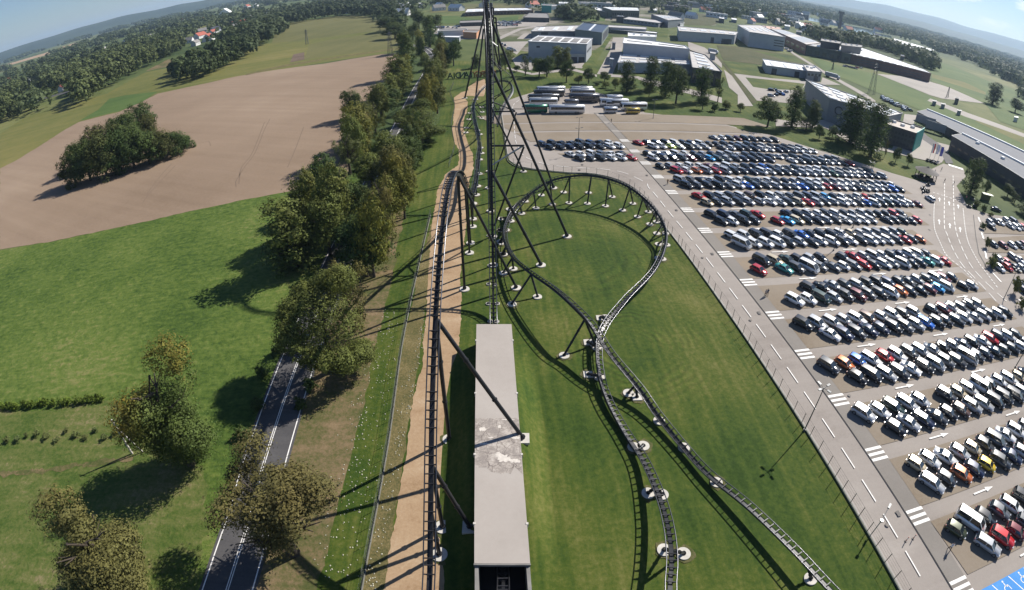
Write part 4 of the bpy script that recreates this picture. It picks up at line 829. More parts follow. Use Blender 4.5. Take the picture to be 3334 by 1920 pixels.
# hedge and meadow bushes
hd = thing('hedge', 'low bright green hedge row crossing the meadow at the left edge', 'hedge', (0,0,0))
rng = np.random.default_rng(5); hp = [G(-20,1008), G(60,1005), G(150,998), G(252,990)]; L = []
for p in spline(hp, .9): L.append((p[0], p[1]+rng.uniform(-.3,.3), .55, .8, .7, .75))
V, F, tn_ = leaf_cloud(rng, L, 9000, .12); V[:,2] = np.maximum(V[:,2], .02); o = link('foliage', np_mesh('foliage', V, F, [m_leaf], tn_), hd); o.color = (.10,.14,.02,1)
for i in range(16):
    x0 = 20 + i*24; plant('shrub', *G(x0, 1085 - i*1.2 + rt.uniform(-12,12)), rt.uniform(.7,1.2), rt.uniform(.5,.9), PG, 'weedy tuft in the broken row across the rough grass', 'tufts in the rough grass', name='bush', cat='bush')
# concrete pole in the meadow
g = G(327,1120); t_ = thing('utility_pole', 'pale concrete utility pole standing at the track end in the rough grass', 'pole', (g[0], g[1], 0))
b = MB(); b.tube([(0,0,0),(0,0,7.2)], .17, 8, r2=.11); obj('pole', b, m_conc, t_)
b = MB(); b.tube([(1.8,.6,0),(.05,.02,5.4)], .10, 6); obj('strut', b, m_conc, t_)
b = MB(); b.bar((-.7,0,6.9),(.7,0,6.9), .1, .1); obj('crossarm', b, m_pole, t_)

# ============================================================ woods and hedges that read as one mass
def inside(p, poly):
    x, y = p; c = False; n = len(poly)
    for i in range(n):
        x1, y1 = poly[i]; x2, y2 = poly[(i+1)%n]
        if (y1 > y) != (y2 > y) and x < (x2-x1)*(y-y1)/(y2-y1)+x1: c = not c
    return c
HPOS = [G(*B1(*p)) for p in [(1908,372),(1832,348),(1600,400),(1722,392),(1790,415),(2180,238),(2240,222),(2150,262),(1968,292),(1850,300),(2095,300),(1955,310),(852,536),(970,468),(1150,402),(1275,462),(560,835),(80,752),(130,745),(280,688),(360,662),(247,750),(62,800),(22,815),(482,604),(392,632),(2338,66),(2062,130),(2030,215),(1490,160),(1380,350),(920,335),(1260,240)]]
def clear(x, y):
    d = math.hypot(x, y)
    for hx, hy in HPOS:
        hd = math.hypot(hx, hy)
        if hd-95 < d < hd+14 and abs(x*hy-y*hx)/hd < 11: return False
    return True
def wood(name, label, polys, n, hr, leafn, lsize, col, seed):
    """several hundred crowns that nobody could count, as one mass of leaf clumps"""
    rng = np.random.default_rng(seed); Vs = []; Fs = []; Ts = []; o_ = 0
    for poly in polys:
        W = [G(*p) for p in poly]; xs = [p[0] for p in W]; ys = [p[1] for p in W]
        A = abs(sum(W[i][0]*W[(i+1)%len(W)][1]-W[(i+1)%len(W)][0]*W[i][1] for i in range(len(W))))/2; k = max(3, int(A/n)); c = 0; tries = 0
        while c < k and tries < k*30:
            tries += 1; p = (rng.uniform(min(xs), max(xs)), rng.uniform(min(ys), max(ys)))
            if not inside(p, W) or not clear(*p): continue
            c += 1; h = rng.uniform(*hr); r = h*rng.uniform(.26,.4)
            lb = [(p[0], p[1], h*.55, r, r, h*.42)] + [(p[0]+rng.uniform(-.6,.6)*r, p[1]+rng.uniform(-.6,.6)*r, h*rng.uniform(.5,.85), r*.5, r*.5, h*.2) for _ in range(3)]
            V, F, T = leaf_cloud(rng, lb, leafn, lsize*h/10, per=12, fill=.02); V[:,2] = np.maximum(V[:,2], .1)
            Vs.append(V); Fs.append(F+o_); Ts.append(T*.6 + rng.random()*.5); o_ += len(V)
    o = link(name, np_mesh(name, np.vstack(Vs), np.vstack(Fs), [m_leaf], np.concatenate(Ts))); o.color = (*col, 1)
    o['kind'] = 'stuff'; o['label'] = label; o['category'] = 'woodland'
    return o
WA = [(95,228),(140,192),(240,150),(340,118),(440,100),(458,120),(400,150),(330,187),(250,232),(222,232),(190,262),(178,240),(130,226)]
WB = [(152,288),(185,272),(205,240),(240,232),(236,240),(190,275),(172,284)]
W2 = [(410,192),(500,140),(560,117),(640,112),(625,130),(570,165),(500,196),(445,206)]
W3 = [(606,158),(600,75),(660,66),(700,66),(690,100),(660,112),(640,135)]
W4 = [(690,62),(720,35),(780,20),(860,14),(930,10),(975,20),(992,74),(965,72),(925,44),(860,40),(800,45),(740,57)]
W5 = [(-20,262),(18,246),(42,272),(38,292),(-20,318)]; W6 = [(0,252),(58,218),(60,240),(15,262)]
wood('woodland', 'dense dark woodland beyond the fields on the left', [WA, WB, W5, W6], 125, (12,20), 230, .75, (.088,.108,.038), 1)
wood('field_wood', 'dark clump of trees and bushes above the ploughed field', [W2], 80, (10,16), 260, .75, (.062,.084,.030), 2)
wood('tree_belt', 'long dark belt of trees between the olive field and the town', [W3, W4], 200, (13,19), 200, 1.0, (.062,.082,.036), 3)
def far_trees():
    rng = np.random.default_rng(9); Vs = []; Fs = []; Ts = []; o_ = 0
    open_ = [[B4(*p) for p in [(1190,165),(1500,190),(2000,310),(2530,410),(2900,560),(2900,700),(2530,480),(1950,370),(1700,330),(1250,235)]], [B4(*p) for p in [(-100,330),(620,400),(900,330),(1300,380),(1900,600),(2350,680),(2900,800),(3300,1000),(3300,1600),(-100,1600)]], [B5(*p) for p in [(0,230),(350,220),(800,340),(1180,520),(1260,580),(1700,700),(2700,1000),(2700,2000),(0,1200)]], [B5(*p) for p in [(700,90),(1300,250),(1320,310),(780,240)]], [(985,45),(1110,12),(1180,8),(1320,20),(1420,60),(1520,40),(1700,40),(1900,90),(2080,180),(2528,380),(2528,470),(2300,470),(2000,330),(1700,230),(1400,170),(1200,180),(985,120)],
             [(685,100),(690,62),(780,44),(860,38),(960,72),(985,130),(800,155),(600,190),(400,230),(150,330),(0,400),(0,300),(250,236),(400,155),(470,90),(560,70),(580,86),(520,110),(600,120)],
             [(1920,30),(2100,75),(2250,100),(2300,118),(2260,122),(2080,92),(1930,48)], [(2300,130),(2528,215),(2528,330),(2300,210)], [(0,160),(170,108),(340,62),(330,72),(170,122),(0,172)],
             [(430,92),(520,58),(545,50),(560,58),(500,84)], [(1690,22),(1900,60),(1920,85),(1850,90),(1690,50)]]
    n = 0
    while n < 4600:
        d = 520*(16**rng.random()); a = rng.uniform(-1.02, 1.02); x = d*math.sin(a); y = d*math.cos(a)
        if y < 60: continue
        q = PD((x, y, 0))
        if q[0] < -80 or q[0] > 2600 or q[1] < -20: continue
        if any(inside(q, P_) for P_ in open_) or not clear(x, y): continue
        if any(abs(x-f_[0]) < f_[2]+14 and abs(y-f_[1]) < f_[3]+22 for f_ in FOOT): continue
        f = math.sin(x*.0041+1.3)*math.cos(y*.0033) + .6*math.sin(x*.013+y*.009) + .4*math.sin(y*.021-x*.017)
        if f < (.38 if x < -150 else .12) and rng.random() < (.93 if x < -150 else .88): continue
        if x < -150 and n > 2600: continue
        n += 1; h = rng.uniform(11,18)*(1 + d/9000); r = rng.uniform(6,11)*(1 + d/1500)
        V, F, T = leaf_cloud(rng, [(x,y,h*.5,r,r*rng.uniform(.6,1.4),h*.5),(x+r*.6,y+r*.3,h*.5,r*.6,r*.6,h*.4)], 96, 1.5*(1+d/1300), per=8, fill=.0); V[:,2] = np.clip(V[:,2], .1, h*1.1)
        Vs.append(V); Fs.append(F+o_); Ts.append(T*.5 + rng.random()*.6); o_ += len(V)
    o = link('far_woods', np_mesh('far_woods', np.vstack(Vs), np.vstack(Fs), [m_leaf], np.concatenate(Ts))); o.color = (.068,.088,.036,1)
    o['kind'] = 'stuff'; o['label'] = 'far-off woods, hedgerows and garden trees fading towards the hills'; o['category'] = 'woodland'
FOOT = []
#PART5

# ============================================================ vehicles
m_paint = paint_mat('car_paint', 'object'); m_paintv = paint_mat('parked_car_paint', 'attr')
m_glass = mat('car_glass', (.018,.024,.028), .08, var=.05, spec=.8); m_tyre = mat('tyre_rubber', (.015,.015,.016), .8); m_rim = mat('wheel_rim', (.30,.30,.31), .35, .8)
m_lamp = mat('headlamp_glass', (.55,.57,.60), .12, .2); m_tail = mat('tail_lamp', (.25,.012,.010), .25); m_trim = mat('black_trim', (.02,.02,.021), .6)
def loft(mb, st, mi=0, sm=True):
    """st: x, half width, z bottom, z top, shoulder inset"""
    vs = []; fs = []; n = 8
    for x, hw, zb, zt, ins in st:
        zm = zb + (zt-zb)*.62
        vs += [(x,-hw*.9,zb),(x,-hw,zb+(zt-zb)*.25),(x,-hw,zm),(x,-hw+ins,zt),(x,hw-ins,zt),(x,hw,zm),(x,hw,zb+(zt-zb)*.25),(x,hw*.9,zb)]
    for i in range(len(st)-1):
        for k in range(n): fs.append((i*n+k, (i+1)*n+k, (i+1)*n+(k+1)%n, i*n+(k+1)%n))
    fs.append(tuple(range(n))); fs.append(tuple(range((len(st)-1)*n+n-1, (len(st)-1)*n-1, -1)))
    mb.add(vs, fs, mi, sm)
CARS = {  # length, width, height, belt height, then roof: base rear, roof rear, roof front, base front (fractions of the half length), bonnet height
 'hatchback': (4.15,1.78,1.50,.92, -.93,-.74, .12, .50, .84), 'saloon': (4.70,1.82,1.46,.92, -.66,-.34, .14, .48, .84), 'estate car': (4.75,1.83,1.50,.93, -.96,-.84, .16, .50, .84),
 'off-roader': (4.55,1.88,1.70,1.02, -.96,-.82, .16, .50, .96), 'small car': (3.65,1.66,1.50,.92, -.95,-.78, .20, .62, .86), 'minivan': (4.75,1.88,1.78,1.02, -.97,-.88, .30, .72, .92), 'van': (5.30,2.0,2.12,1.18, -.985,-.95, .48, .82, 1.02)}
def car_parts(kind):
    L, W, Hc, bz, rb, rr, rf, fb, hz = CARS[kind]; L *= .97; Hc *= .93; bz *= .97; W *= .97; h = L/2; w2 = W/2
    body = MB(); g0 = .24
    loft(body, [(-h, w2*.80, .38, bz*.78, .10), (-h*.975, w2*.93, .28, bz*.93, .08), (-h*.80, w2, g0, bz, .06), (-h*.2, w2, g0, bz+.01, .05), (h*fb*.9, w2, g0, bz-.01, .06), (h*(fb+.06), w2*.99, g0, hz+.02, .10), (h*.86, w2*.96, g0, hz-.10, .14), (h*.97, w2*.86, .28, hz-.22, .14), (h, w2*.70, .36, hz-.34, .10)])
    t = w2*.76; tz = Hc
    vs = [(h*rr, -t, tz-.05), (h*(rr*.6+rf*.4), -t, tz), (h*rf*.95, -t*.98, tz-.03), (h*rr, t, tz-.05), (h*(rr*.6+rf*.4), t, tz), (h*rf*.95, t*.98, tz-.03),
          (h*rr, 0, tz-.01), (h*(rr*.6+rf*.4), 0, tz+.04), (h*rf*.95, 0, tz+.01)]
    body.add(vs, [(0,1,7,6),(1,2,8,7),(6,7,4,3),(7,8,5,4)], 0, True)
    for s in (-1, 1):                                            # pillars
        for xb, xt in ((rb, rr), (rf*.3+rb*.25, rf*.3+rb*.25), (fb, rf*.95)):
            body.bar((h*xb, s*w2*.93, bz-.04), (h*xt, s*t, tz-.05), .09, .05)
    glass = MB(); vs = []
    for x, hw, z in ((h*rb, w2*.90, bz-.05), (h*rr, t*.99, tz-.07), (h*rf*.97, t*.97, tz-.06), (h*fb, w2*.90, bz-.05)): vs += [(x, -hw, z), (x, hw, z)]
    glass.add(vs, [(0,2,4,6),(7,5,3,1),(0,1,3,2),(6,4,5,7),(2,3,5,4)], 0)
    glass.add([(v[0], v[1], v[2]) for v in vs], [(0,6,7,1)], 0)
    wh = MB(); r = .34 if kind not in ('off-roader','van') else .37; n = 16
    for y0, y1, rad, mi in ((-.11,.11,r,0), (-.118,.118,r*.62,1)):
        vs = [(rad*math.cos(2*math.pi*k/n), y, rad*math.sin(2*math.pi*k/n)) for y in (y0, y1) for k in range(n)]
        wh.add(vs, [(k,(k+1)%n,(k+1)%n+n,k+n) for k in range(n)] + [tuple(range(n-1,-1,-1)), tuple(range(n,2*n))], mi)
    hl = MB(); hl.bar((h*.90, -.16, 0), (h*.985, .16, -.05), .20, .14) ; hl = MB(); hl.box(-.16,.10,-.17,.17,-.07,.07)
    tl = MB(); tl.box(-.05,.05,-.13,.13,-.11,.11)
    mr = MB(); mr.box(-.08,.08,-.10,.10,-.06,.07)
    pos = dict(wheel=[(h*.64,s*(w2-.10),r) for s in (-1,1)] + [(-h*.60,s*(w2-.10),r) for s in (-1,1)], headlight=[(h*.93,s*w2*.66,hz-.24) for s in (-1,1)],
               tail_light=[(-h*.975,s*w2*.74,bz*.82) for s in (-1,1)], wing_mirror=[(h*fb*.86,s*(w2+.06),bz+.06) for s in (-1,1)])
    return body, glass, wh, hl, tl, mr, pos
CP = {}
for k in CARS:
    body, glass, wh, hl, tl, mr, pos = car_parts(k)
    one = MB(); one.add(body.v, body.f, 0, True); one.add(glass.v, glass.f, 1)
    for p in pos['wheel']: one.add([(v[0]+p[0], v[1]+p[1], v[2]+p[2]) for v in wh.v], wh.f, 2)
    for p in pos['headlight']: one.add([(v[0]+p[0], v[1]+p[1], v[2]+p[2]) for v in hl.v], hl.f, 3)
    CP[k] = dict(body=body.mesh('body', [m_paint]), windows=glass.mesh('windows', [m_glass]), wheel=wh.mesh('wheel', [m_tyre, m_rim]), headlight=hl.mesh('headlight', [m_lamp]), tail_light=tl.mesh('tail_light', [m_tail]),
                 wing_mirror=mr.mesh('wing_mirror', [m_trim]), pos=pos, one=one.mesh('parked_car', [m_paint, m_glass, m_tyre, m_lamp]), mb=one)
COLS = {'black': (.010,.010,.011), 'white': (.78,.78,.76), 'silver': (.42,.43,.44), 'grey': (.13,.135,.14), 'dark grey': (.045,.047,.050), 'dark blue': (.012,.020,.055), 'blue': (.012,.13,.55), 'light blue': (.03,.35,.72),
        'red': (.50,.018,.020), 'dark red': (.13,.010,.014), 'orange': (.60,.16,.035), 'yellow': (.70,.48,.02), 'beige': (.55,.46,.30), 'green': (.015,.10,.05), 'teal': (.05,.30,.27), 'lime': (.50,.62,.10), 'brown': (.10,.055,.035), 'olive': (.05,.06,.022), 'dark green': (.010,.035,.025)}
PICK = ['black']*19 + ['dark grey']*14 + ['grey']*11 + ['silver']*26 + ['white']*26 + ['dark blue']*5 + ['red'] + ['dark red'] + ['dark green'] + ['brown'] + ['beige']*2 + ['blue']
KPICK = ['hatchback']*7 + ['saloon']*4 + ['estate car']*5 + ['off-roader']*6 + ['small car']*3 + ['minivan']*3
rc_ = random.Random(2024)
ordn = lambda n: {1:'first',2:'second',3:'third',4:'fourth',5:'fifth',6:'sixth',7:'seventh',8:'eighth',9:'ninth',10:'tenth',11:'eleventh',12:'twelfth',13:'thirteenth',14:'fourteenth',15:'fifteenth',16:'sixteenth',17:'seventeenth',18:'eighteenth',19:'nineteenth',20:'twentieth',21:'twenty-first',22:'twenty-second',23:'twenty-third',24:'twenty-fourth',25:'twenty-fifth',26:'twenty-sixth',27:'twenty-seventh',28:'twenty-eighth',29:'twenty-ninth'}[n]
slots = []   # block, line (0 upper, 1 lower), t of centre, x, y
DIRA = math.radians(-52.6)
LOW = {0:8.0,1:4.1,2:7.62,3:6.23,4:7.23,5:6.11,6:6.1,7:4.56,8:6.9,9:8.1,10:6.58,11:6.44,12:5.69,13:8.25}
UPP = {-1:39.6,0:5.0,1:5.2,2:5.2,3:5.0,4:5.6,5:5.2,6:5.4,7:6.47,8:7.34,9:4.9,10:4.3,11:3.87,12:5.06,13:4.63}
TEND = {-1:63.5,0:76,1:86,2:92.5,3:93,4:88.8,5:77.6,6:69,7:67,8:65.5,9:66,10:66,11:66,12:66,13:66}
def fill(k, line, ta, tb, s=None, pitch=3.33):
    t = ta
    while t < tb:
        ss = (k+.350 if line == 0 else k+.685) if s is None else s
        x, y = ST(ss, t); slots.append([k, line, t, x, y]); t += pitch
for k in range(0, 14):
    tl = LOW[k]+.05; tu = tl - .53; tu += 3.33*round((UPP[k]+.05-tu)/3.33); fill(k, 1, tl, TEND[k]-1); fill(k, 0, tu, TEND[k]-3.5)
fill(-1, 1, 37.0, 64)
fill(0, 1, -27.5, -2.2); fill(0, 0, -29.6, -5); fill(1, 1, -20.0, -3.0); fill(1, 0, -22.2, -5.5)
empty_px = [Z4(1640,980), Z4(1600,1010), Z2(1650,1230), Z2(1720,1230), Z2(1830,530), Z2(1860,530), Z5(1640,640), Z5(1160,960), Z5(1970,830), Z6(1280,800)]
for p in empty_px:
    g = G(*p); slots.sort(key=lambda s: (s[3]-g[0])**2 + (s[4]-g[1])**2)
    if math.dist((slots[0][3], slots[0][4]), g) < 4: slots.pop(0)
special = {}
for p, c, kd in [(Z7(950,110),'beige','small car'), (Z7(1680,330),'orange','hatchback'), (Z7(2030,210),'yellow','small car'), (Z7(2240,1150),'red','off-roader'), (Z7(1540,990),'olive','small car'), (Z7(1780,900),'white','van'), (Z7(1240,420),'silver','estate car'), (Z7(1260,130),'white','hatchback'),
                 (Z7(1450,400),'dark grey','small car'), (Z7(2010,1180),'silver','estate car'), (Z7(1850,1330),'black','hatchback'), (Z7(1980,860),'grey','hatchback'), (Z7(2240,770),'white','estate car'), (Z7(1830,270),'dark blue','hatchback'),
                 (Z6(260,160),'blue','small car'), (Z6(40,180),'orange','hatchback'), (Z6(640,110),'red','hatchback'), (Z6(450,110),'white','estate car'), (Z6(200,400),'black','hatchback'), (Z6(400,360),'black','minivan'), (Z6(600,320),'silver','estate car'), (Z6(1860,520),'white','van'), (Z6(1610,80),'silver','van'),
                 (Z6(400,900),'silver','off-roader'), (Z6(560,830),'white','hatchback'), (Z6(750,760),'dark green','estate car'), (Z6(930,720),'silver','estate car'), (Z6(1150,680),'silver','hatchback'), (Z6(1330,660),'dark grey','off-roader'), (Z6(1500,620),'beige','hatchback'), (Z6(1680,570),'white','estate car'),
                 (Z6(740,1100),'black','hatchback'), (Z6(930,1040),'silver','saloon'), (Z6(1110,980),'dark blue','estate car'), (Z6(1280,930),'dark grey','saloon'), (Z6(1470,900),'black','hatchback'), (Z6(1640,860),'brown','hatchback'), (Z6(1830,800),'silver','off-roader'),
                 (Z5(820,650),'orange','hatchback'), (Z5(1290,590),'light blue','hatchback'), (Z5(1180,610),'dark red','hatchback'), (Z5(320,270),'red','hatchback'), (Z5(1330,120),'red','saloon'), (Z5(1620,1370),'dark blue','saloon'), (Z5(1220,230),'teal','saloon'), (Z5(1560,560),'white','minivan'),
                 (Z4(1110,780),'red','hatchback'), (Z4(1410,760),'teal','saloon'), (Z4(1740,250),'blue','saloon'), (Z4(860,380),'white','van'), (Z4(1720,710),'white','van'), (Z4(1580,80),'light blue','saloon'), (Z4(1430,60),'red','hatchback') , (Z4(1590,1190),'white','off-roader'), (Z4(1780,1170),'white','hatchback'), (Z4(1430,1000),'black','estate car'), (Z4(1030,600),'dark grey','minivan'), (Z4(1240,600),'beige','estate car'), (Z4(1400,600),'dark green','saloon'),
                 (Z2(830,1030),'red','saloon'), (Z2(2280,1100),'red','saloon'), (Z2(2450,1020),'light blue','hatchback'), (Z2(2210,890),'blue','saloon'), (Z2(2490,890),'red','hatchback'), (Z2(670,670),'orange','hatchback'), (Z2(970,670),'red','hatchback'),
                 (Z2(390,330),'lime','hatchback'), (Z2(840,490),'light blue','hatchback'), (Z2(1290,215),'dark red','hatchback'), (Z2(1430,1240),'dark green','estate car'), (Z2(1570,1240),'red','saloon'), (Z2(1860,1240),'dark blue','saloon'), (Z2(1760,700),'silver','saloon'), (Z2(1500,680),'dark blue','saloon'),
                 (B6(880,1120),'green','hatchback'), (B6(1150,985),'red','saloon'), (Z3(960,1130),'red','saloon'), (Z3(1150,1110),'orange','hatchback'), (Z3(990,985),'olive','hatchback'), (Z3(1170,880),'red','hatchback'), (Z3(460,570),'red','hatchback'), (Z3(400,1400),'red','saloon'), (Z1(1870,1040),'red','hatchback'), (Z3(490,225),'dark blue','van')]:
    g = G(p[0], p[1]+4); j = min(range(len(slots)), key=lambda i: (slots[i][3]-g[0])**2 + (slots[i][4]-g[1])**2 + (1e4 if i in special else 0)); special[j] = (c, kd)
dark_left = {i for i, s in enumerate(slots) if s[0] in (0,1) and s[2] < -9}
visible = []
for i, s in enumerate(slots):
    q = PD((s[3], s[4], .7))
    if -30 < q[0] < 2560 and q[1] < 1480: visible.append(i)
visible.sort(key=lambda i: math.dist((slots[i][3], slots[i][4], 0), (0,0,H)))
seq = {}
for i in visible: seq.setdefault((slots[i][0], slots[i][1], slots[i][2] < 0), []).append(i)
rank = {}
for k, v in seq.items():
    for n_, i in enumerate(sorted(v, key=lambda i: slots[i][2])): rank[i] = n_+1
crowd = dict(V=[], F=[], M=[], C=[]); co_ = 0; ncar = 0
def add_crowd(kd, colr, x, y, rz, z=.115):
    mb_ = CP[kd]['mb']; a = np.array(mb_.v); c_, s_ = math.cos(rz), math.sin(rz); a = np.stack([a[:,0]*c_-a[:,1]*s_+x, a[:,0]*s_+a[:,1]*c_+y, a[:,2]+z], 1); n0 = sum(len(v) for v in crowd['V'])
    crowd['V'].append(a); crowd['F'] += [tuple(i+n0 for i in f) for f in mb_.f]; crowd['M'] += mb_.mi; crowd['C'] += [(*colr, 1)]*len(mb_.f)
def place_car(kd, cname, x, y, rz, label, group, detail, z=.115):
    cb = COLS[cname]; f = rc_.uniform(.85, 1.15); colr = tuple(min(1, v*f) for v in cb); P_ = CP[kd]
    if not detail:
        o = link('parked_car', P_['one']); o.location = (x, y, z); o.rotation_euler = (0,0,rz); o.color = (*colr, 1); tag(o, label, 'car' if kd != 'van' else 'van', group); return o
    t_ = thing('parked_car', label, 'car' if kd != 'van' else 'van', (x, y, z), rz, group)
    o = link('body', P_['body'], t_); o.color = (*colr, 1); link('windows', P_['windows'], t_)
    for part in ('wheel', 'headlight', 'tail_light', 'wing_mirror'):
        for p in P_['pos'][part]: q = link(part, P_[part], t_); q.location = p
    return t_
CG = 'cars parked in the angled rows of the car park'
for i in visible:
    k, line, t, x, y = slots[i]
    if i not in special and rc_.random() < .018: continue
    cname = rc_.choice(PICK); kd = rc_.choice(KPICK)
    if i in dark_left and k == 0 and rc_.random() < .9: cname = rc_.choice(['black','black','dark blue','dark grey'])
    if i in special: cname, kd = special[i]
    x += rc_.uniform(-.18,.18); y += rc_.uniform(-.25,.25); rz = DIRA + rc_.uniform(-.022,.022); ncar += 1
    if ncar > 288 and i not in special or ncar > 620: add_crowd(kd, COLS[cname], x, y, rz); continue
    rows_up = 14 - k
    lab = f"{cname} {kd}, {ordn(rank[i])} from left, {'near' if line else 'far'} line of {ordn(rows_up)} parking row" + (' beyond footway' if t < 0 else '')
    place_car(kd, cname, x, y, rz, lab, CG, ncar <= 130)
ry = random.Random(12)                                           # cars in the yards and shop car parks far behind
for fr_, pl, n_ in [(C1,[(1130,350),(1500,355),(1480,425),(1130,440)],60),(C1,[(80,440),(480,440),(480,470),(80,470)],26),(B3,[(1390,200),(1230,240),(1190,215)],6),(B4,[(1300,650),(1400,700),(1380,730),(1290,680)],7),(B5,[(60,480),(330,520),(330,545),(60,500)],16),(C1,[(1180,720),(1420,850),(1300,840)],8),(B5,[(560,900),(1000,1100),(960,1130),(540,940)],40),(B4,[(1080,1230),(1330,1250),(1300,1330),(1060,1330)],10)]:
    W_ = [G(*fr_(*p)) for p in pl]; xs = [p[0] for p in W_]; ys = [p[1] for p in W_]; c_ = 0; tr_ = 0
    while c_ < n_ and tr_ < 4000:
        tr_ += 1; p = (ry.uniform(min(xs), max(xs)), ry.uniform(min(ys), max(ys)))
        if inside(p, W_): c_ += 1; add_crowd(ry.choice(KPICK), COLS[ry.choice(PICK)], p[0], p[1], ry.choice([0,1.57])+ry.uniform(-.1,.1))
me = bpy.data.meshes.new('parked_cars'); me.from_pydata(np.vstack(crowd['V']).tolist(), [], crowd['F'])
for m_ in (m_paintv, m_glass, m_tyre, m_lamp): me.materials.append(m_)
me.polygons.foreach_set('material_index', crowd['M']); a_ = me.attributes.new('paint', 'FLOAT_COLOR', 'FACE'); a_.data.foreach_set('color', np.array(crowd['C'], np.float32).ravel()); me.polygons.foreach_set('use_smooth', [m_ == 0 for m_ in crowd['M']]); me.update()
o = link('parked_cars', me); o['kind'] = 'stuff'; o['label'] = 'hundreds more parked cars filling the far rows of the car park'; o['category'] = 'cars'
# the second car park and single cars
SC = 'cars in the far car park'
far_cars = [((2090,915),'silver','hatchback'),((2160,900),'grey','saloon'),((2215,915),'white','hatchback'),((2300,890),'white','hatchback'),((2390,905),'dark blue','minivan'),((2340,960),'silver','saloon'),((2420,975),'white','estate car'),((2470,975),'grey','hatchback'),((2100,975),'black','hatchback'),((2510,975),'red','hatchback'),
            ((2125,1205),'grey','small car'),((2250,1215),'dark red','hatchback'),((2370,1215),'white','hatchback'),((2460,1215),'dark grey','hatchback'),((2520,1205),'dark red','hatchback'),((2200,1400),'silver','hatchback'),((2380,1370),'silver','estate car'),((2460,1400),'white','saloon'),((2300,1440),'red','hatchback')]
for (p, c, kd) in far_cars:
    g = G(*Z3(*p)); place_car(kd, c, g[0], g[1], math.radians(-84 + rc_.uniform(-3,3)), f'{c} {kd} in the far car park beyond the entrance road', SC, False)
for p, c, kd in [((2180,330),'white','hatchback'),((2290,320),'red','hatchback'),((2390,320),'dark grey','saloon'),((2480,330),'silver','hatchback'),((2460,560),'dark blue','saloon'),((2510,640),'black','hatchback')]:
    g = G(*Z5(*p)); place_car(kd, c, g[0], g[1], math.radians(-84), f'{c} {kd} in the far car park beyond the entrance road', SC, False)
g = G(*Z3(1300,605)); place_car('off-roader', 'white', g[0], g[1], math.radians(95), 'white car with dark sides driving in at the top of the three lanes', None, True)
g = G(*Z3(2160,740)); place_car('saloon', 'black', g[0], g[1], math.radians(-25), 'black car parked alone beside the triangle lawn', None, True)
# buses and minibuses
m_bus = paint_mat('bus_paint', 'object')
def bus(x, y, rz, L, hh, colr, label, w_=2.55):
    t_ = thing('coach', label, 'coach' if L > 9 else 'minibus', (x, y, .115), rz, 'coaches parked at the far end of the car park'); h = L/2; w2 = w_/2
    b = MB(); loft(b, [(-h, w2*.92, .45, hh-.25, .2), (-h*.985, w2, .32, hh-.03, .16), (h*.95, w2, .32, hh-.03, .16), (h*.985, w2*.96, .32, hh-.25, .2), (h, w2*.88, .36, hh*.52, .12)]); o = obj('body', b, m_bus, t_); o.color = (*colr, 1)
    b = MB(); b.box(-h*.94, h*.9, -w2-.012, w2+.012, hh*.50, hh*.80); obj('side_windows', b, m_glass, t_)
    b = MB(); b.box(h*.9, h*1.002, -w2*.86, w2*.86, hh*.42, hh*.84); obj('windscreen', b, m_glass, t_)
    b = MB(); b.box(-h*.55, h*.1, -w2*.55, w2*.55, hh-.06, hh+.16); obj('roof_unit', b, m_rim, t_)
    for px_ in ((.62,), (-.5,), (-.62,)) if L > 9 else ((.62,), (-.6,)):
        for s in (-1, 1):
            q = MB(); n = 16; r = .5 if L > 9 else .36
            vs = [(r*math.cos(2*math.pi*k/n), yy_, r*math.sin(2*math.pi*k/n)) for yy_ in (-.15,.15) for k in range(n)]; q.add(vs, [(k,(k+1)%n,(k+1)%n+n,k+n) for k in range(n)] + [tuple(range(n-1,-1,-1)), tuple(range(n,2*n))])
            vs = [(r*.5*math.cos(2*math.pi*k/n), yy_, r*.5*math.sin(2*math.pi*k/n)) for yy_ in (-.16,.16) for k in range(n)]; q.add(vs, [(k,(k+1)%n,(k+1)%n+n,k+n) for k in range(n)] + [tuple(range(n-1,-1,-1)), tuple(range(n,2*n))], 1)
            o = obj('wheel', q, [m_tyre, m_rim], t_); o.location = (h*px_[0], s*(w2-.14), r)
    for s in (-1, 1): q = MB(); q.bar((h*.99, s*w2*.8, hh*.86), (h*1.06, s*(w2+.1), hh*.6), .1, .25); obj('wing_mirror', q, m_trim, t_)
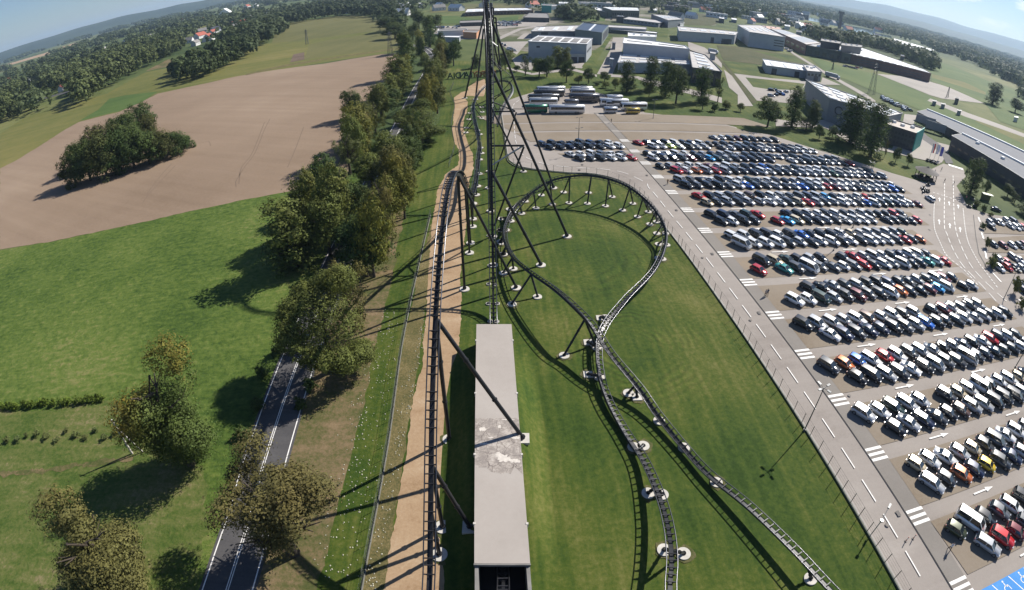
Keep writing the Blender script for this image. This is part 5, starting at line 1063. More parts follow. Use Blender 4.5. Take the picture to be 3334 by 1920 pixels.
for a, c, hh, col, lab in [((458,466),(768,462),3.5,(.012,.16,.085),'green coach at the left end of the nearest coach line'), ((790,470),(1278,470),3.6,(.72,.72,.71),'long white coach beside the green one'),
      ((520,362),(905,358),3.4,(.60,.61,.62),'white coach with a dark window band behind the green one'), ((515,308),(932,300),3.3,(.05,.05,.055),'black coach with a grey roof behind the dark-banded one'), ((592,240),(1000,232),3.3,(.07,.07,.075),'dark coach third from the back on the left'),
      ((632,196),(1012,188),3.4,(.74,.74,.73),'white-roofed coach farthest back on the left'), ((1078,316),(1480,318),3.9,(.045,.045,.055),'tall anthracite double-decker coach in the middle'), ((1085,222),(1420,222),3.3,(.45,.46,.47),'grey coach behind the anthracite double-decker'),
      ((1100,190),(1390,190),3.3,(.6,.6,.6),'pale coach farthest back in the middle'), ((1490,368),(1880,375),3.5,(.70,.71,.72),'white coach right of the double-decker, behind the silver minibus'), ((1790,430),(2132,425),3.6,(.76,.76,.75),'white coach nearest the trees at the right end'),
      ((1590,310),(1800,310),3.2,(.66,.67,.68),'white-roofed coach behind the right-hand white ones')]:
    A_ = G(*Z1(*a)); B_ = G(*Z1(*c)); L = math.dist(A_, B_); rz = math.atan2(A_[1]-B_[1], A_[0]-B_[0]); nrm = (-(B_[1]-A_[1])/L*1.27, (B_[0]-A_[0])/L*1.27)
    bus((A_[0]+B_[0])/2+nrm[0], (A_[1]+B_[1])/2+nrm[1], rz, L, hh, col, lab)
for a, c, hh, col, lab in [((1012,352),(1196,350),2.5,(.16,.17,.20),'dark grey minibus behind the long white coach'), ((1552,466),(1727,462),2.7,(.50,.54,.60),'silver-blue minibus right of the footway'), ((1852,474),(2035,472),2.6,(.55,.42,.08),'yellow minibus in front of the white coach'), ((1570,372),(1730,370),2.8,(.70,.70,.70),'white minibus behind the silver-blue one')]:
    A_ = G(*Z1(*a)); B_ = G(*Z1(*c)); L = math.dist(A_, B_); rz = math.atan2(A_[1]-B_[1], A_[0]-B_[0]); nrm = (-(B_[1]-A_[1])/L*1.0, (B_[0]-A_[0])/L*1.0)
    bus((A_[0]+B_[0])/2+nrm[0], (A_[1]+B_[1])/2+nrm[1], rz, L, hh, col, lab, 2.05)

# ============================================================ people
m_skin = mat('skin', (.42,.25,.18), .6); m_hair = mat('dark_hair', (.03,.02,.015), .8)
def person(x, y, rz, top, legs, label, stride=.25, z=.115):
    """one continuous skinned body in mid-stride; the clothes are its colour zones"""
    me = bpy.data.meshes.new('person')
    J = [(0,0,.95),(0,0,1.15),(0,0,1.38),(0,0,1.50),(.02,0,1.62),(.02,0,1.76), (0,.19,1.42),(-stride*.5,.24,1.17),(-stride*.2+.1,.25,.93), (0,-.19,1.42),(stride*.5,-.24,1.17),(stride*.6+.12,-.25,.95),
         (0,.10,.90),(stride*.6,.11,.50),(stride*.9,.11,.09),(stride*.9+.16,.12,.05), (0,-.10,.90),(-stride*.3,-.11,.50),(-stride*1.1,-.11,.12),(-stride*1.0+.12,-.12,.05)]
    E_ = [(0,1),(1,2),(2,3),(3,4),(4,5),(2,6),(6,7),(7,8),(2,9),(9,10),(10,11),(0,12),(12,13),(13,14),(14,15),(0,16),(16,17),(17,18),(18,19)]
    R_ = [.15,.14,.16,.06,.10,.095,.07,.05,.035,.07,.05,.035,.10,.07,.045,.045,.10,.07,.045,.045]
    me.from_pydata(J, E_, []); o = bpy.data.objects.new('person', me); C.objects.link(o)
    o.modifiers.new('skin', 'SKIN'); sv = me.skin_vertices[0].data
    for i, r in enumerate(R_): sv[i].radius = (r, r)
    sv[0].use_root = True; ss = o.modifiers.new('sub', 'SUBSURF'); ss.levels = 1; ss.render_levels = 1
    dg = bpy.context.evaluated_depsgraph_get(); m2 = bpy.data.meshes.new_from_object(o.evaluated_get(dg)); bpy.data.objects.remove(o)
    for m_ in (mat('jacket', top, .8), mat('trousers', legs, .8), m_skin, m_hair): m2.materials.append(m_)
    for p in m2.polygons:
        zc = p.center.z; p.material_index = 3 if (zc > 1.70 or (zc > 1.6 and p.center.x < -.02)) else 2 if (zc > 1.50 or (abs(p.center.y) > .2 and .85 < zc < .98)) else 0 if zc > .93 else 1; p.use_smooth = True
    t_ = link('person', m2); t_.location = (x, y, z); t_.rotation_euler = (0,0,rz); tag(t_, label, 'person', 'people walking about'); return t_
for p, rz, a, c, lab in [(Z8(1775,665), 1.2, (.6,.6,.62), (.02,.02,.025), 'person in a white top walking beside the nearest corner of the parking bays'), (Z4(1220,1125), 1.4, (.5,.42,.36), (.03,.03,.03), 'person in a light top walking near the lone black car'), (Z4(1245,1115), 1.4, (.10,.10,.12), (.03,.03,.04), 'person in dark clothes beside the one in a light top'),
      (Z2(305,850), 1.2, (.25,.14,.10), (.05,.04,.04), 'person in a brown coat on the bays near the dark cars'), (Z1(1640,590), .5, (.03,.03,.05), (.02,.02,.03), 'person in black on the footway before the empty bays'), (Z3(1380,320), 1.6, (.04,.04,.05), (.03,.03,.05), 'person in black walking by the pavilion'),
      (Z3(1492,375), 1.6, (.03,.03,.04), (.02,.02,.03), 'person in black crossing the middle of the junction'), (Z3(1610,410), 1.7, (.05,.05,.07), (.03,.03,.03), 'person in dark clothes right of the lane lines'), (Z3(1452,225), 1.7, (.3,.3,.32), (.04,.04,.05), 'person in a grey top at the far crossing'),
      (Z3(1365,260), 1.6, (.2,.2,.25), (.03,.03,.03), 'person in a grey jacket close to the pavilion'), (Z3(1770,600), .3, (.7,.25,.2), (.05,.05,.08), 'person in a red top by the shrubs of the far car park')]:
    g = G(*p); person(g[0], g[1], rz, a, c, lab)
# red traffic cones
for p in [Z8(1355,575), Z8(1428,550)]:
    g = G(*p); t_ = thing('traffic_post', 'red and white flexible post standing on the car park road', 'traffic post', (g[0], g[1], .115), 0, 'flexible posts')
    b = MB(); b.cyl((0,0,0), .2, .06, 12); obj('base', b, m_trim, t_); b = MB(); b.tube([(0,0,.06),(0,0,.5)], .06, 8, mi=0); b.tube([(0,0,.5),(0,0,.75)], .061, 8, mi=1); b.tube([(0,0,.75),(0,0,1.0)], .06, 8, mi=0); obj('post', b, [mat('post_red', (.35,.05,.035), .5), M['white']], t_)
#PART6

# ============================================================ fields, yards, roads and water of the wider country
def poly(name, fr, pts, m): return ground(name, [fr(*p) for p in pts], m)
ZL[0] = .032
M['indus'] = gmat('industrial_ground', [(.050,.070,.022), (.085,.095,.040), (.17,.155,.12), (.26,.24,.20)], .012, .12, .35, stops=[.40,.47,.53,.60])
poly('industrial_ground', C1, [(1100,420),(1500,300),(1700,60),(3600,-10),(4800,180),(4700,420),(3300,420),(2900,820),(1800,900),(1200,760)], M['indus'])
ZL[0] = .04
poly('olive_field', B2, [(385,292),(700,240),(1000,195),(1250,180),(1430,192),(1620,242),(1760,352),(1400,378),(1000,432),(600,482),(305,505)], M['crop2'])
poly('crop_field', B2, [(750,520),(1000,462),(1600,390),(1850,410),(1850,548),(1300,622),(685,700)], M['crop2'])
poly('crop_field', B2, [(180,572),(600,522),(655,560),(560,640),(470,690),(470,745),(0,832),(0,740)], M['crop'])
poly('bare_plot', B2, [(560,640),(690,612),(690,700),(520,735)], M['soil'])
poly('field_track', B2, [(0,868),(500,752),(1000,676),(1840,556),(1840,574),(1000,694),(520,772),(0,886)], M['strip'])
poly('green_strip', B1, [(1140,870),(1440,835),(1300,930),(1090,1015),(720,1105),(900,1000),(1000,900)], M['green'])
poly('stubble_field', B1, [(1400,610),(1540,540),(1700,580),(1330,650)], M['verge'])
poly('crop_field', B1, [(935,880),(1250,700),(1330,660),(1700,590),(1540,690),(1330,790),(1100,850)], M['crop'])
poly('crop_field', B1, [(1600,540),(1900,400),(2170,305),(2190,330),(2080,400),(1870,450),(1800,560),(1700,580)], M['green'])
poly('farm_road', B1, [(130,970),(680,815),(682,828),(140,984)], M['dark'])
poly('pale_field', B1, [(0,600),(150,560),(420,480),(700,385),(720,395),(430,500),(160,575),(0,622)], M['sand'])
poly('pale_field', B1, [(1600,295),(2000,190),(2230,130),(2200,155),(1900,240),(1620,305)], M['crop'])
poly('pale_field', C1, [(0,112),(400,80),(1000,50),(1300,60),(1700,112),(1650,150),(620,150),(500,190),(0,212)], M['crop2'])
poly('green_pasture', C1, [(100,262),(420,262),(860,330),(700,370),(300,385),(90,385)], M['green'])
poly('green_pasture', C1, [(1130,300),(1460,250),(1450,335),(1150,338)], M['green'])
poly('green_pasture', B3, [(600,160),(1170,190),(1150,252),(680,252)], M['green'])
poly('green_pasture', B3, [(1660,330),(1900,340),(1890,440),(1780,432)], M['grass'])
poly('shop_yard', C1, [(60,430),(900,430),(900,640),(480,650),(60,560)], M['yard'])
poly('shop_yard', C1, [(1100,345),(1500,350),(1950,370),(1900,420),(1500,440),(1100,480)], M['yard'])
poly('side_road', C1, [(1150,600),(1450,470),(1900,395),(1900,420),(1500,490),(1160,650)], M['yard'])
poly('factory_yard', C1, [(1150,690),(1630,680),(1540,770),(1430,900),(1200,760)], M['yard'])
poly('factory_yard', C1, [(1540,555),(1680,545),(1660,645),(1430,640)], M['yard'])
poly('factory_yard', B3, [(1250,440),(1390,440),(1350,625),(1240,880),(1060,872),(1210,600)], M['yard'])
poly('factory_yard', B3, [(1230,875),(1560,900),(1560,925),(1225,905)], M['yard'])
poly('service_road', B3, [(1560,905),(1800,960),(2200,1060),(2530,1150),(2530,1215),(2150,1105),(1750,1012),(1540,932)], M['yard'])
poly('service_road', B3, [(0,790),(300,860),(760,800),(1060,880),(1060,905),(760,830),(300,885),(0,812)], M['yard'])
poly('factory_yard', B3, [(60,690),(200,640),(330,700),(300,830),(120,800)], M['yard'])
poly('factory_yard', B3, [(755,745),(925,740),(885,805),(760,800)], M['yard'])
poly('factory_yard', B3, [(2130,490),(2330,560),(2530,720),(2530,800),(2330,650),(2140,580)], M['yard'])
poly('lawn_strip', B3, [(1200,400),(1250,418),(1010,790),(880,790),(1000,620),(1120,530)], M['grass'])
poly('scrubland', B4, [(350,615),(700,645),(1410,760),(1600,880),(930,885),(440,825)], M['scrub'])
poly('lawn_strip', B4, [(830,690),(1410,765),(1560,870),(1300,830),(1100,770)], M['grass'])
poly('mown_lawn', B4, [(440,842),(900,882),(1130,1075),(590,1005)], M['grass'])
poly('factory_yard', B4, [(590,1008),(1120,1075),(1780,1130),(1800,1060),(2050,1165),(1570,1160),(1500,1260),(1400,1420),(900,1380)], M['yard'])
poly('mown_lawn', B4, [(745,1062),(1560,1150),(1500,1240),(1040,1222),(850,1192)], M['grass'])
poly('factory_yard', B4, [(450,955),(560,1040),(850,1456),(640,1456),(640,1300),(520,1200)], M['yard'])
poly('ditch', B4, [(340,740),(420,820),(900,1400),(840,1420),(560,1040),(330,760)], M['scrub'])
poly('access_road', B4, [(1290,640),(1420,730),(1870,1000),(2400,1290),(2525,1380),(2525,1420),(2380,1330),(1840,1020),(1400,745),(1270,650)], M['yard'])
poly('crop_field', B5, [(-460,330),(0,480),(510,600),(830,720),(1230,890),(1750,1190),(2600,1470),(2600,1900),(2200,1560),(1650,1250),(1100,1090),(470,830),(0,640),(-200,560)], M['green'])
poly('gravel_yard', B5, [(500,590),(820,620),(1240,700),(1520,780),(1990,1000),(1400,930),(1230,880),(830,720)], M['yard'])
poly('green_field', B5, [(970,310),(1500,470),(2100,720),(2700,900),(2700,1420),(2200,1250),(1990,1000),(1500,780),(1260,700),(1250,590),(1150,480)], M['green'])
poly('crop_strip', B5, [(1260,590),(1700,700),(2000,840),(2000,880),(1640,760),(1260,640)], M['crop'])
poly('crop_strip', B5, [(1850,1240),(2000,1225),(2525,1470),(2525,1560)], M['crop'])
poly('railway_bed', B5, [(1240,930),(1760,1130),(2600,1440),(2600,1490),(1720,1180),(1200,960)], M['yard'])
poly('forecourt', B6, [(1870,300),(2040,320),(2000,420),(2120,640),(2520,740),(2380,970),(1990,870),(1830,820),(1700,780),(1840,480)], M['yard'])
poly('entrance_street', B6, [(2120,540),(2180,600),(2330,700),(2480,850),(2540,980),(2440,980),(2380,860),(2250,740),(2100,640)], M['dark'])
poly('verge_strip', B6, [(1540,740),(2000,870),(2370,970),(2350,985),(1990,900),(1500,790)], M['yard'])
poly('pavement', B6, [(100,370),(300,400),(820,380),(1170,640),(1400,780),(1330,800),(1150,720),(800,500),(110,470)], M['yard'])
poly('river', B4, [(1200,172),(1450,200),(2000,320),(2525,420),(2525,460),(2000,356),(1300,222),(1205,212)], M['water'])
poly('river', B5, [(-200,-40),(250,-10),(700,70),(720,100),(230,20),(-180,-20)], M['water'])
poly('pale_meadow', R3, [(80,60),(400,80),(720,115),(700,150),(560,150),(200,105),(20,90)], M['green'])
poly('pale_meadow', B3, [(1800,180),(2150,140),(2400,180),(2530,260),(2400,300),(2100,290)], M['scrub'])

# ============================================================ buildings
W_LG = mat('light_grey_cladding', (.36,.38,.41), .55, var=.06, scale=.3); W_G = mat('grey_cladding', (.20,.215,.235), .55, var=.08, scale=.3); W_GG = mat('grey_green_cladding', (.17,.205,.20), .55, var=.06, scale=.3)
W_D = mat('dark_cladding', (.035,.04,.052), .5, var=.15, scale=.3); W_BR = mat('brown_cladding', (.12,.060,.052), .6, var=.2, scale=.4); W_DG = mat('dark_green_cladding', (.05,.065,.06), .6, var=.1, scale=.3)
W_W = mat('white_render', (.62,.62,.62), .7, var=.05, scale=.4); W_T = mat('teal_mesh', (.02,.28,.24), .6, var=.15, scale=.6); W_O = mat('orange_cladding', (.5,.25,.13), .7)
R_L = mat('pale_roofing', (.42,.40,.38), .7, var=.1, scale=.15); R_W = mat('white_roofing', (.72,.72,.71), .6, var=.08, scale=.15); R_G = mat('grey_roofing', (.20,.19,.18), .8, var=.12, scale=.2); R_B = mat('beige_roofing', (.40,.35,.30), .8, var=.1, scale=.2)
R_S = mat('solar_roof', (.035,.038,.055), .35, var=.25, scale=.5); R_R = mat('red_tiles', (.32,.08,.05), .8, var=.2, scale=2); R_P = mat('salmon_roofing', (.55,.36,.28), .8); SKY_ = mat('skylight_plastic', (.80,.80,.78), .3, var=.05)
W_GL = mat('curtain_glass', (.03,.04,.05), .12, spec=.8); D_D = mat('loading_door', (.05,.055,.07), .5)
def bld(name, label, corners, ref, wall, roof, sky=None, doors=None, win=None, cat='building', h=None, group=None, par=.5, smat=None):
    hh = h or max(3.0, hgt(ref[0], ref[1], 45)); Q = [G(*c, hh) for c in corners]; cx_ = sum(q[0] for q in Q)/4; cy_ = sum(q[1] for q in Q)/4
    Q = [(q[0]-cx_, q[1]-cy_) for q in Q]; t_ = thing(name, label, cat, (cx_, cy_, 0), 0, group)
    FOOT.append((cx_, cy_, max(abs(q[0]) for q in Q), max(abs(q[1]) for q in Q)))
    b = MB(); b.prism(Q, 0, hh-.02, bottom=False); obj('wall', b, wall, t_)
    S = [(q[0]*1.004, q[1]*1.004) for q in Q]; b = MB(); b.prism(S, hh-.015, hh+.12); obj('roof', b, roof, t_)
    b = MB()
    for i in range(4):
        a, c = S[i], S[(i+1)%4]; b.prism(ribbon([a, c], 0, .35) if True else 0, hh+.12, hh+.12+par)
    obj('parapet', b, wall, t_)
    bil = lambda u, v: tuple((1-v)*((1-u)*Q[0][k]+u*Q[1][k]) + v*((1-u)*Q[3][k]+u*Q[2][k]) for k in (0,1))
    if sky:
        nu, nv, wu, wv = sky
        for i in range(nu):
            for j in range(nv):
                u = (i+.5)/nu; v = (j+.5)/nv; b = MB(); b.prism([bil(u-wu,v-wv), bil(u+wu,v-wv), bil(u+wu,v+wv), bil(u-wu,v+wv)], hh+.12, hh+.5); obj('skylight', b, smat or SKY_, t_)
    def onwall(i, f0, f1, z0, z1, nm, m_):
        a = np.array(Q[i]); c = np.array(Q[(i+1)%4]); d = c-a; n_ = np.array((d[1], -d[0])); n_ = n_/np.linalg.norm(n_)
        if np.dot(n_, (a+c)/2) < 0: n_ = -n_
        p, q_ = a+d*f0, a+d*f1; b = MB(); b.prism([tuple(p-n_*.05), tuple(q_-n_*.05), tuple(q_+n_*.06), tuple(p+n_*.06)], hh*z0+.02, hh*z1); obj(nm, b, m_, t_)
    for d in doors or []: onwall(*d, 'door' if d[3] < .1 else 'window', D_D)
    for i, n, z0, z1 in win or []:
        for k in range(n): onwall(i, (k+.2)/n, (k+.8)/n, z0, z1, 'window', W_GL)
    if hh > 5 and not sky:
        for k in range(3): u, v = .2+.27*k, .35+.15*(k%2); c = bil(u, v); b = MB(); b.box(c[0]-.9, c[0]+.9, c[1]-.7, c[1]+.7, hh+.12, hh+1.2); obj('roof_unit', b, SKY_, t_)
    return t_, Q, hh
f3 = lambda L: [B3(*p) for p in L]; f4_ = lambda L: [B4(*p) for p in L]; f1 = lambda L: [C1(*p) for p in L]
bld('factory_hall', 'white factory hall with a ribbed roof behind the clump of dark trees', f3([(380,420),(1005,455),(940,525),(255,492)]), (B3(912,738),B3(940,525)), W_LG, R_W, (6,1,.06,.3), [(2,.80,.86,.7,.8),(1,.15,.9,.5,.62)], smat=R_G)
bld('factory_annex', 'low annex with a dark garage front before the white factory hall', f3([(750,604),(938,614),(926,642),(750,640)]), (B3(912,738),B3(926,642)), W_LG, R_W, None, [(2,.05,.45,0,.7),(2,.55,.95,0,.7)])
bld('factory_hall', 'tall grey-green hall with solar panels on its roof', f3([(905,268),(1198,298),(1122,388),(805,350)]), (B3(1120,528),B3(1122,388)), W_GG, R_S, (1,1,.035,.42), [(1,.1,.9,.15,.85)])
bld('factory_hall', 'lower grey hall with three roof domes left of the solar hall', f3([(350,318),(850,300),(800,372),(288,372)]), (B3(290,448),B3(288,372)), W_G, R_L, (3,1,.05,.3), [(2,.62,.78,.2,.9)])
bld('factory_hall', 'big blue-grey hall with a pale roof behind the tallest dark trees', f3([(1385,445),(2090,540),(2148,582),(1370,512)]), None, W_LG, R_W, (2,1,.2,.02), None, h=13, smat=R_G)
bld('factory_hall', 'white-roofed strip hall behind the big blue-grey hall', f3([(1432,388),(1755,414),(1758,440),(1430,428)]), None, W_W, R_W, None, h=14)
bld('factory_hall', 'low grey hall with long white skylight strips before the big blue-grey hall', f3([(1352,632),(2150,700),(2170,768),(1310,742)]), (B3(1310,860),B3(1312,745)), W_LG, R_L, (4,3,.10,.05), None)
bld('factory_hall', 'hall with a dark glass front and six roof lights at the right end', f3([(2150,600),(2335,652),(2528,850),(2185,800)]), None, W_D, R_L, (1,5,.25,.035), None, [(2,9,.1,.9)], h=8.5)
bld('pavilion_hall', 'wide brown-grey pavilion hall behind the far pasture', f1([(1640,215),(1930,222),(1965,300),(1540,290)]), (C1(1960,365),C1(1960,300)), W_D, R_G, None, [(2,.1,.2,0,.8),(2,.4,.5,0,.8),(2,.7,.8,0,.8)])
bld('factory_hall', 'long grey industrial hall in the middle distance', f3([(1440,200),(1875,252),(1785,272),(1372,224)]), (B3(1780,320),B3(1785,272)), W_G, R_L, None, [(1,.2,.4,0,.8),(1,.6,.8,0,.8)], [(2,10,.6,.8)])
bld('factory_hall', 'dark hall with a white sloping roof edge', f3([(1060,85),(1242,150),(1182,147),(990,102)]), (B3(1180,197),B3(1182,147)), W_D, R_W, None)
bld('factory_hall', 'long building with white roof lights behind the dark hall', f3([(1120,82),(1540,92),(1560,128),(1240,122)]), None, W_DG, R_W, (6,1,.06,.2), None, [(2,12,.4,.7)], h=11)
bld('silo_block', 'teal green block beside the white silo', f3([(415,45),(520,50),(525,70),(410,64)]), (B3(525,150),B3(525,70)), W_T, R_G)
bld('silo_block', 'tall white block on the skyline of the industrial area', f3([(615,22),(722,25),(722,42),(615,40)]), (B3(720,108),B3(722,42)), W_W, R_W)
bld('silo_block', 'smaller white block between the teal one and the tall one', f3([(525,55),(610,55),(612,72),(525,74)]), (B3(610,112),B3(612,72)), W_W, R_L)
bld('shop', 'long market hall with white roofs behind the tall hill', f1([(620,150),(1590,132),(1700,168),(580,205)]), (C1(580,268),C1(580,205)), W_BR, R_W, (8,1,.04,.3), None, [(2,20,.3,.6)])
bld('fuel_station', 'fuel station canopy with a white edge left of the tall hill', f1([(150,480),(600,478),(625,502),(128,520)]), (C1(130,590),C1(128,520)), W_W, R_G, cat='fuel station')
bld('fuel_station_shop', 'fuel station shop with an orange end wall', f1([(560,500),(822,498),(765,545),(545,532)]), (C1(760,640),C1(765,545)), W_O, R_G)
bld('car_wash', 'low white flat-roofed car wash before the fuel station', f1([(190,592),(500,590),(482,622),(190,614)]), None, W_LG, R_W, h=4)
bld('shop', 'dark flat store with a blue corner behind the fuel station', f1([(500,345),(900,330),(900,368),(490,382)]), (C1(490,436),C1(490,382)), W_D, R_G, None, None, [(2,8,.4,.6)])
bld('greenhouse', 'pale green glasshouse by the pasture', f3([(835,90),(915,92),(910,110),(830,108)]), (B3(910,150),B3(910,110)), W_GG, R_L)
bld('office_block', 'dark office block with white window bands beside the long grey hall', f3([(1300,184),(1382,191),(1376,202),(1290,196)]), (B3(1290,262),B3(1290,196)), W_D, R_G, None, [(2,.05,.95,.25,.45),(2,.05,.95,.6,.8)])
bld('storage_shed', 'long low shed with a white roof edge behind the solar hall', f3([(1230,338),(1765,378),(1768,396),(1226,354)]), (B3(1226,385),B3(1226,354)), W_DG, R_W)
bld('storage_shed', 'long grey shed roof behind the white-edged shed', f3([(1190,296),(1640,322),(1640,348),(1195,322)]), None, W_G, R_L, h=5)
bld('factory_hall', 'grey hall group behind the long grey hall', f3([(1700,168),(1905,182),(2085,228),(1900,240)]), None, W_G, R_L, (5,1,.05,.2), None, h=9)
bld('factory_hall', 'grey barn-like hall with a bright white gable', f3([(2000,240),(2062,236),(2086,272),(2040,282)]), (B3(2040,320),B3(2040,282)), W_W, R_W)
bld('storage_shed', 'small white shed at the scrub edge', f3([(1690,95),(1760,100),(1770,125),(1695,120)]), (B3(1695,150),B3(1695,120)), W_G, R_W)
bld('factory_hall', 'long pale-blue hall with two dark loading doors', [B3(2010,312),B4(640,440),B4(600,484),B3(2030,368)], (B4(590,608),B4(600,484)), W_LG, R_L, (6,1,.05,.12), [(2,.05,.24,0,.55),(2,.38,.44,0,.6)])
bld('factory_hall', 'large cube-like grey hall with three black window bands', f4_([(640,345),(960,350),(1292,512),(805,442)]), (B4(1262,705),B4(1292,512)), W_LG, R_L, (5,1,.03,.2), [(2,.03,.3,.30,.37),(2,.03,.3,.48,.55),(2,.03,.3,.66,.73)])
bld('salmon_hall', 'hall with a salmon-coloured roof behind the cube-like hall', f4_([(950,348),(1215,375),(1235,405),(1000,400)]), None, W_W, R_P, None, h=10)
bld('shopping_centre', 'long brown wing with white roof ribs, left part of the shopping complex', f4_([(1085,398),(1235,402),(1785,592),(1580,612)]), (B4(1560,750),B4(1580,612)), W_BR, R_L, (12,2,.02,.16), None, [(3,8,.3,.6)])
bld('shopping_centre', 'dark green middle part of the shopping complex with a white gateway', f4_([(1785,592),(2345,690),(2192,742),(1585,620)]), (B4(2180,872),B4(2192,742)), W_DG, R_L, (8,2,.04,.1), None, [(2,6,.2,.6)])
bld('shopping_centre', 'red-brown right part of the shopping complex under dazzling white roof lights', [B5(310,238),B5(1165,540),B5(1250,588),B5(130,318)], (B5(1232,708),B5(1250,588)), W_BR, R_W, (12,3,.03,.10), [(2,.1,.9,.35,.42),(2,.1,.9,.6,.67)])
bld('mall_block', 'dark upper block standing on the shopping complex, left one', f4_([(1790,530),(2050,572),(2040,602),(1780,562)]), None, W_D, R_G, None, h=17)
bld('mall_block', 'dark upper block standing on the shopping complex, right one', f4_([(2070,590),(2340,620),(2335,652),(2060,622)]), None, W_D, R_G, None, h=17)
bld('storage_shed', 'white-roofed shed with two dark sliding doors on the mown lawn', f4_([(985,815),(1530,895),(1590,978),(1032,902)]), (B4(1032,1002),B4(1032,902)), W_LG, R_W, (3,1,.03,.3), [(2,.74,.86,0,.8),(2,.18,.30,0,.8)])
bld('office_block', 'grey flat office attached to the right end of the white-roofed shed', f4_([(1540,893),(1690,900),(1792,992),(1597,976)]), (B4(1762,1118),B4(1792,992)), W_G, R_L, None, [(2,.2,.5,0,.55)], [(2,4,.55,.8)])
bq = bld('factory_hall', 'big grey hall with rows of white roof lights and a ring emblem on its front', [(1990,197.7),(2227,281),(2192,288),(2049,244.6)], (B6(800,395),B6(850,95)), W_G, R_L, (5,4,.06,.06), [(3,.3,.6,.3,.5)])
t_, Q, hh = bq                                                    # ring emblem on the wall between the last two corners
a = Vector((*Q[2],0)); c = Vector((*Q[3],0)); d = (a-c).normalized(); n_ = Vector((d.y,-d.x,0)); n_ = n_ if n_.dot(c+a) > 0 else -n_; o_ = c + d*5.5 + n_*.12 + Vector((0,0,hh*.62))
b = MB(); b.tube([o_ + d*(1.9*math.cos(k*.26)) + Vector((0,0,1.9*math.sin(k*.26))) for k in range(1,24)], .28, 6); obj('emblem', b, W_D, t_)
bld('entrance_wing', 'low white entrance wing at the front of the hall with the ring emblem', [B6(850,238),B6(1030,280),B6(1005,318),B6(838,272)], (B6(800,392),B6(838,272)), W_W, R_W, None, [(3,.2,.3,.4,.6),(2,.3,.4,.4,.6),(2,.6,.7,.4,.6)])
tc = bld('office_block', 'scaffolded block wrapped in teal netting on its right end', [B6(1650,365),B6(2135,508),B6(2032,574),B6(1608,442)], (B6(1985,815),B6(2032,574)), W_D, R_B, None, None, [(2,9,.2,.32),(2,9,.45,.57),(2,9,.7,.82)])
t_, Q, hh = tc; b = MB(); e = [np.array(Q[1]), np.array(Q[2])]; d = e[1]-e[0]; n_ = np.array((-d[1], d[0])); n_ /= np.linalg.norm(n_); n_ = n_ if n_@(e[0]+e[1]) > 0 else -n_
b.prism([tuple(e[0]+n_*.1), tuple(e[1]+n_*.1), tuple(e[1]+n_*.5), tuple(e[0]+n_*.5)], 0, hh+1.0); obj('netting', b, W_T, t_)
R_M = mat('bluish_metal_roof', (.15,.155,.17), .9, .0, var=.08, scale=.3)
for c_, rf, lab in [([R3(1815,812),R3(2700,1208),R3(2700,1350),R3(1742,828)], (R3(1722,888),R3(1742,828)), 'long dark shed with a white ridge, the farther of two at the right edge'), ([R3(2075,992),R3(2800,1370),R3(2800,1500),R3(1998,1006)], (R3(1985,1112),R3(1998,1006)), 'long dark shed with a white ridge, the nearer of two at the right edge')]:
    t_, Q, hh = bld('long_shed', lab, c_, rf, W_D, R_M, None, None, [(2,14,.35,.5)], par=.1)
    b = MB(); A_, B_ = np.array(Q[0]), np.array(Q[1]); D_ = np.array(Q[3]); o1 = (D_-A_)*.03; o2 = (D_-A_)*.10; b.prism([tuple(A_+o1), tuple(B_+o1), tuple(B_+o2), tuple(A_+o2)], hh+.12, hh+.9); obj('ridge_light', b, SKY_, t_)
bld('greenhouse', 'pale greenhouse range far beyond the shopping complex', [B5(740,105),B5(1290,262),B5(1270,292),B5(800,220)], None, W_W, R_W, (8,1,.04,.3), None, h=7)
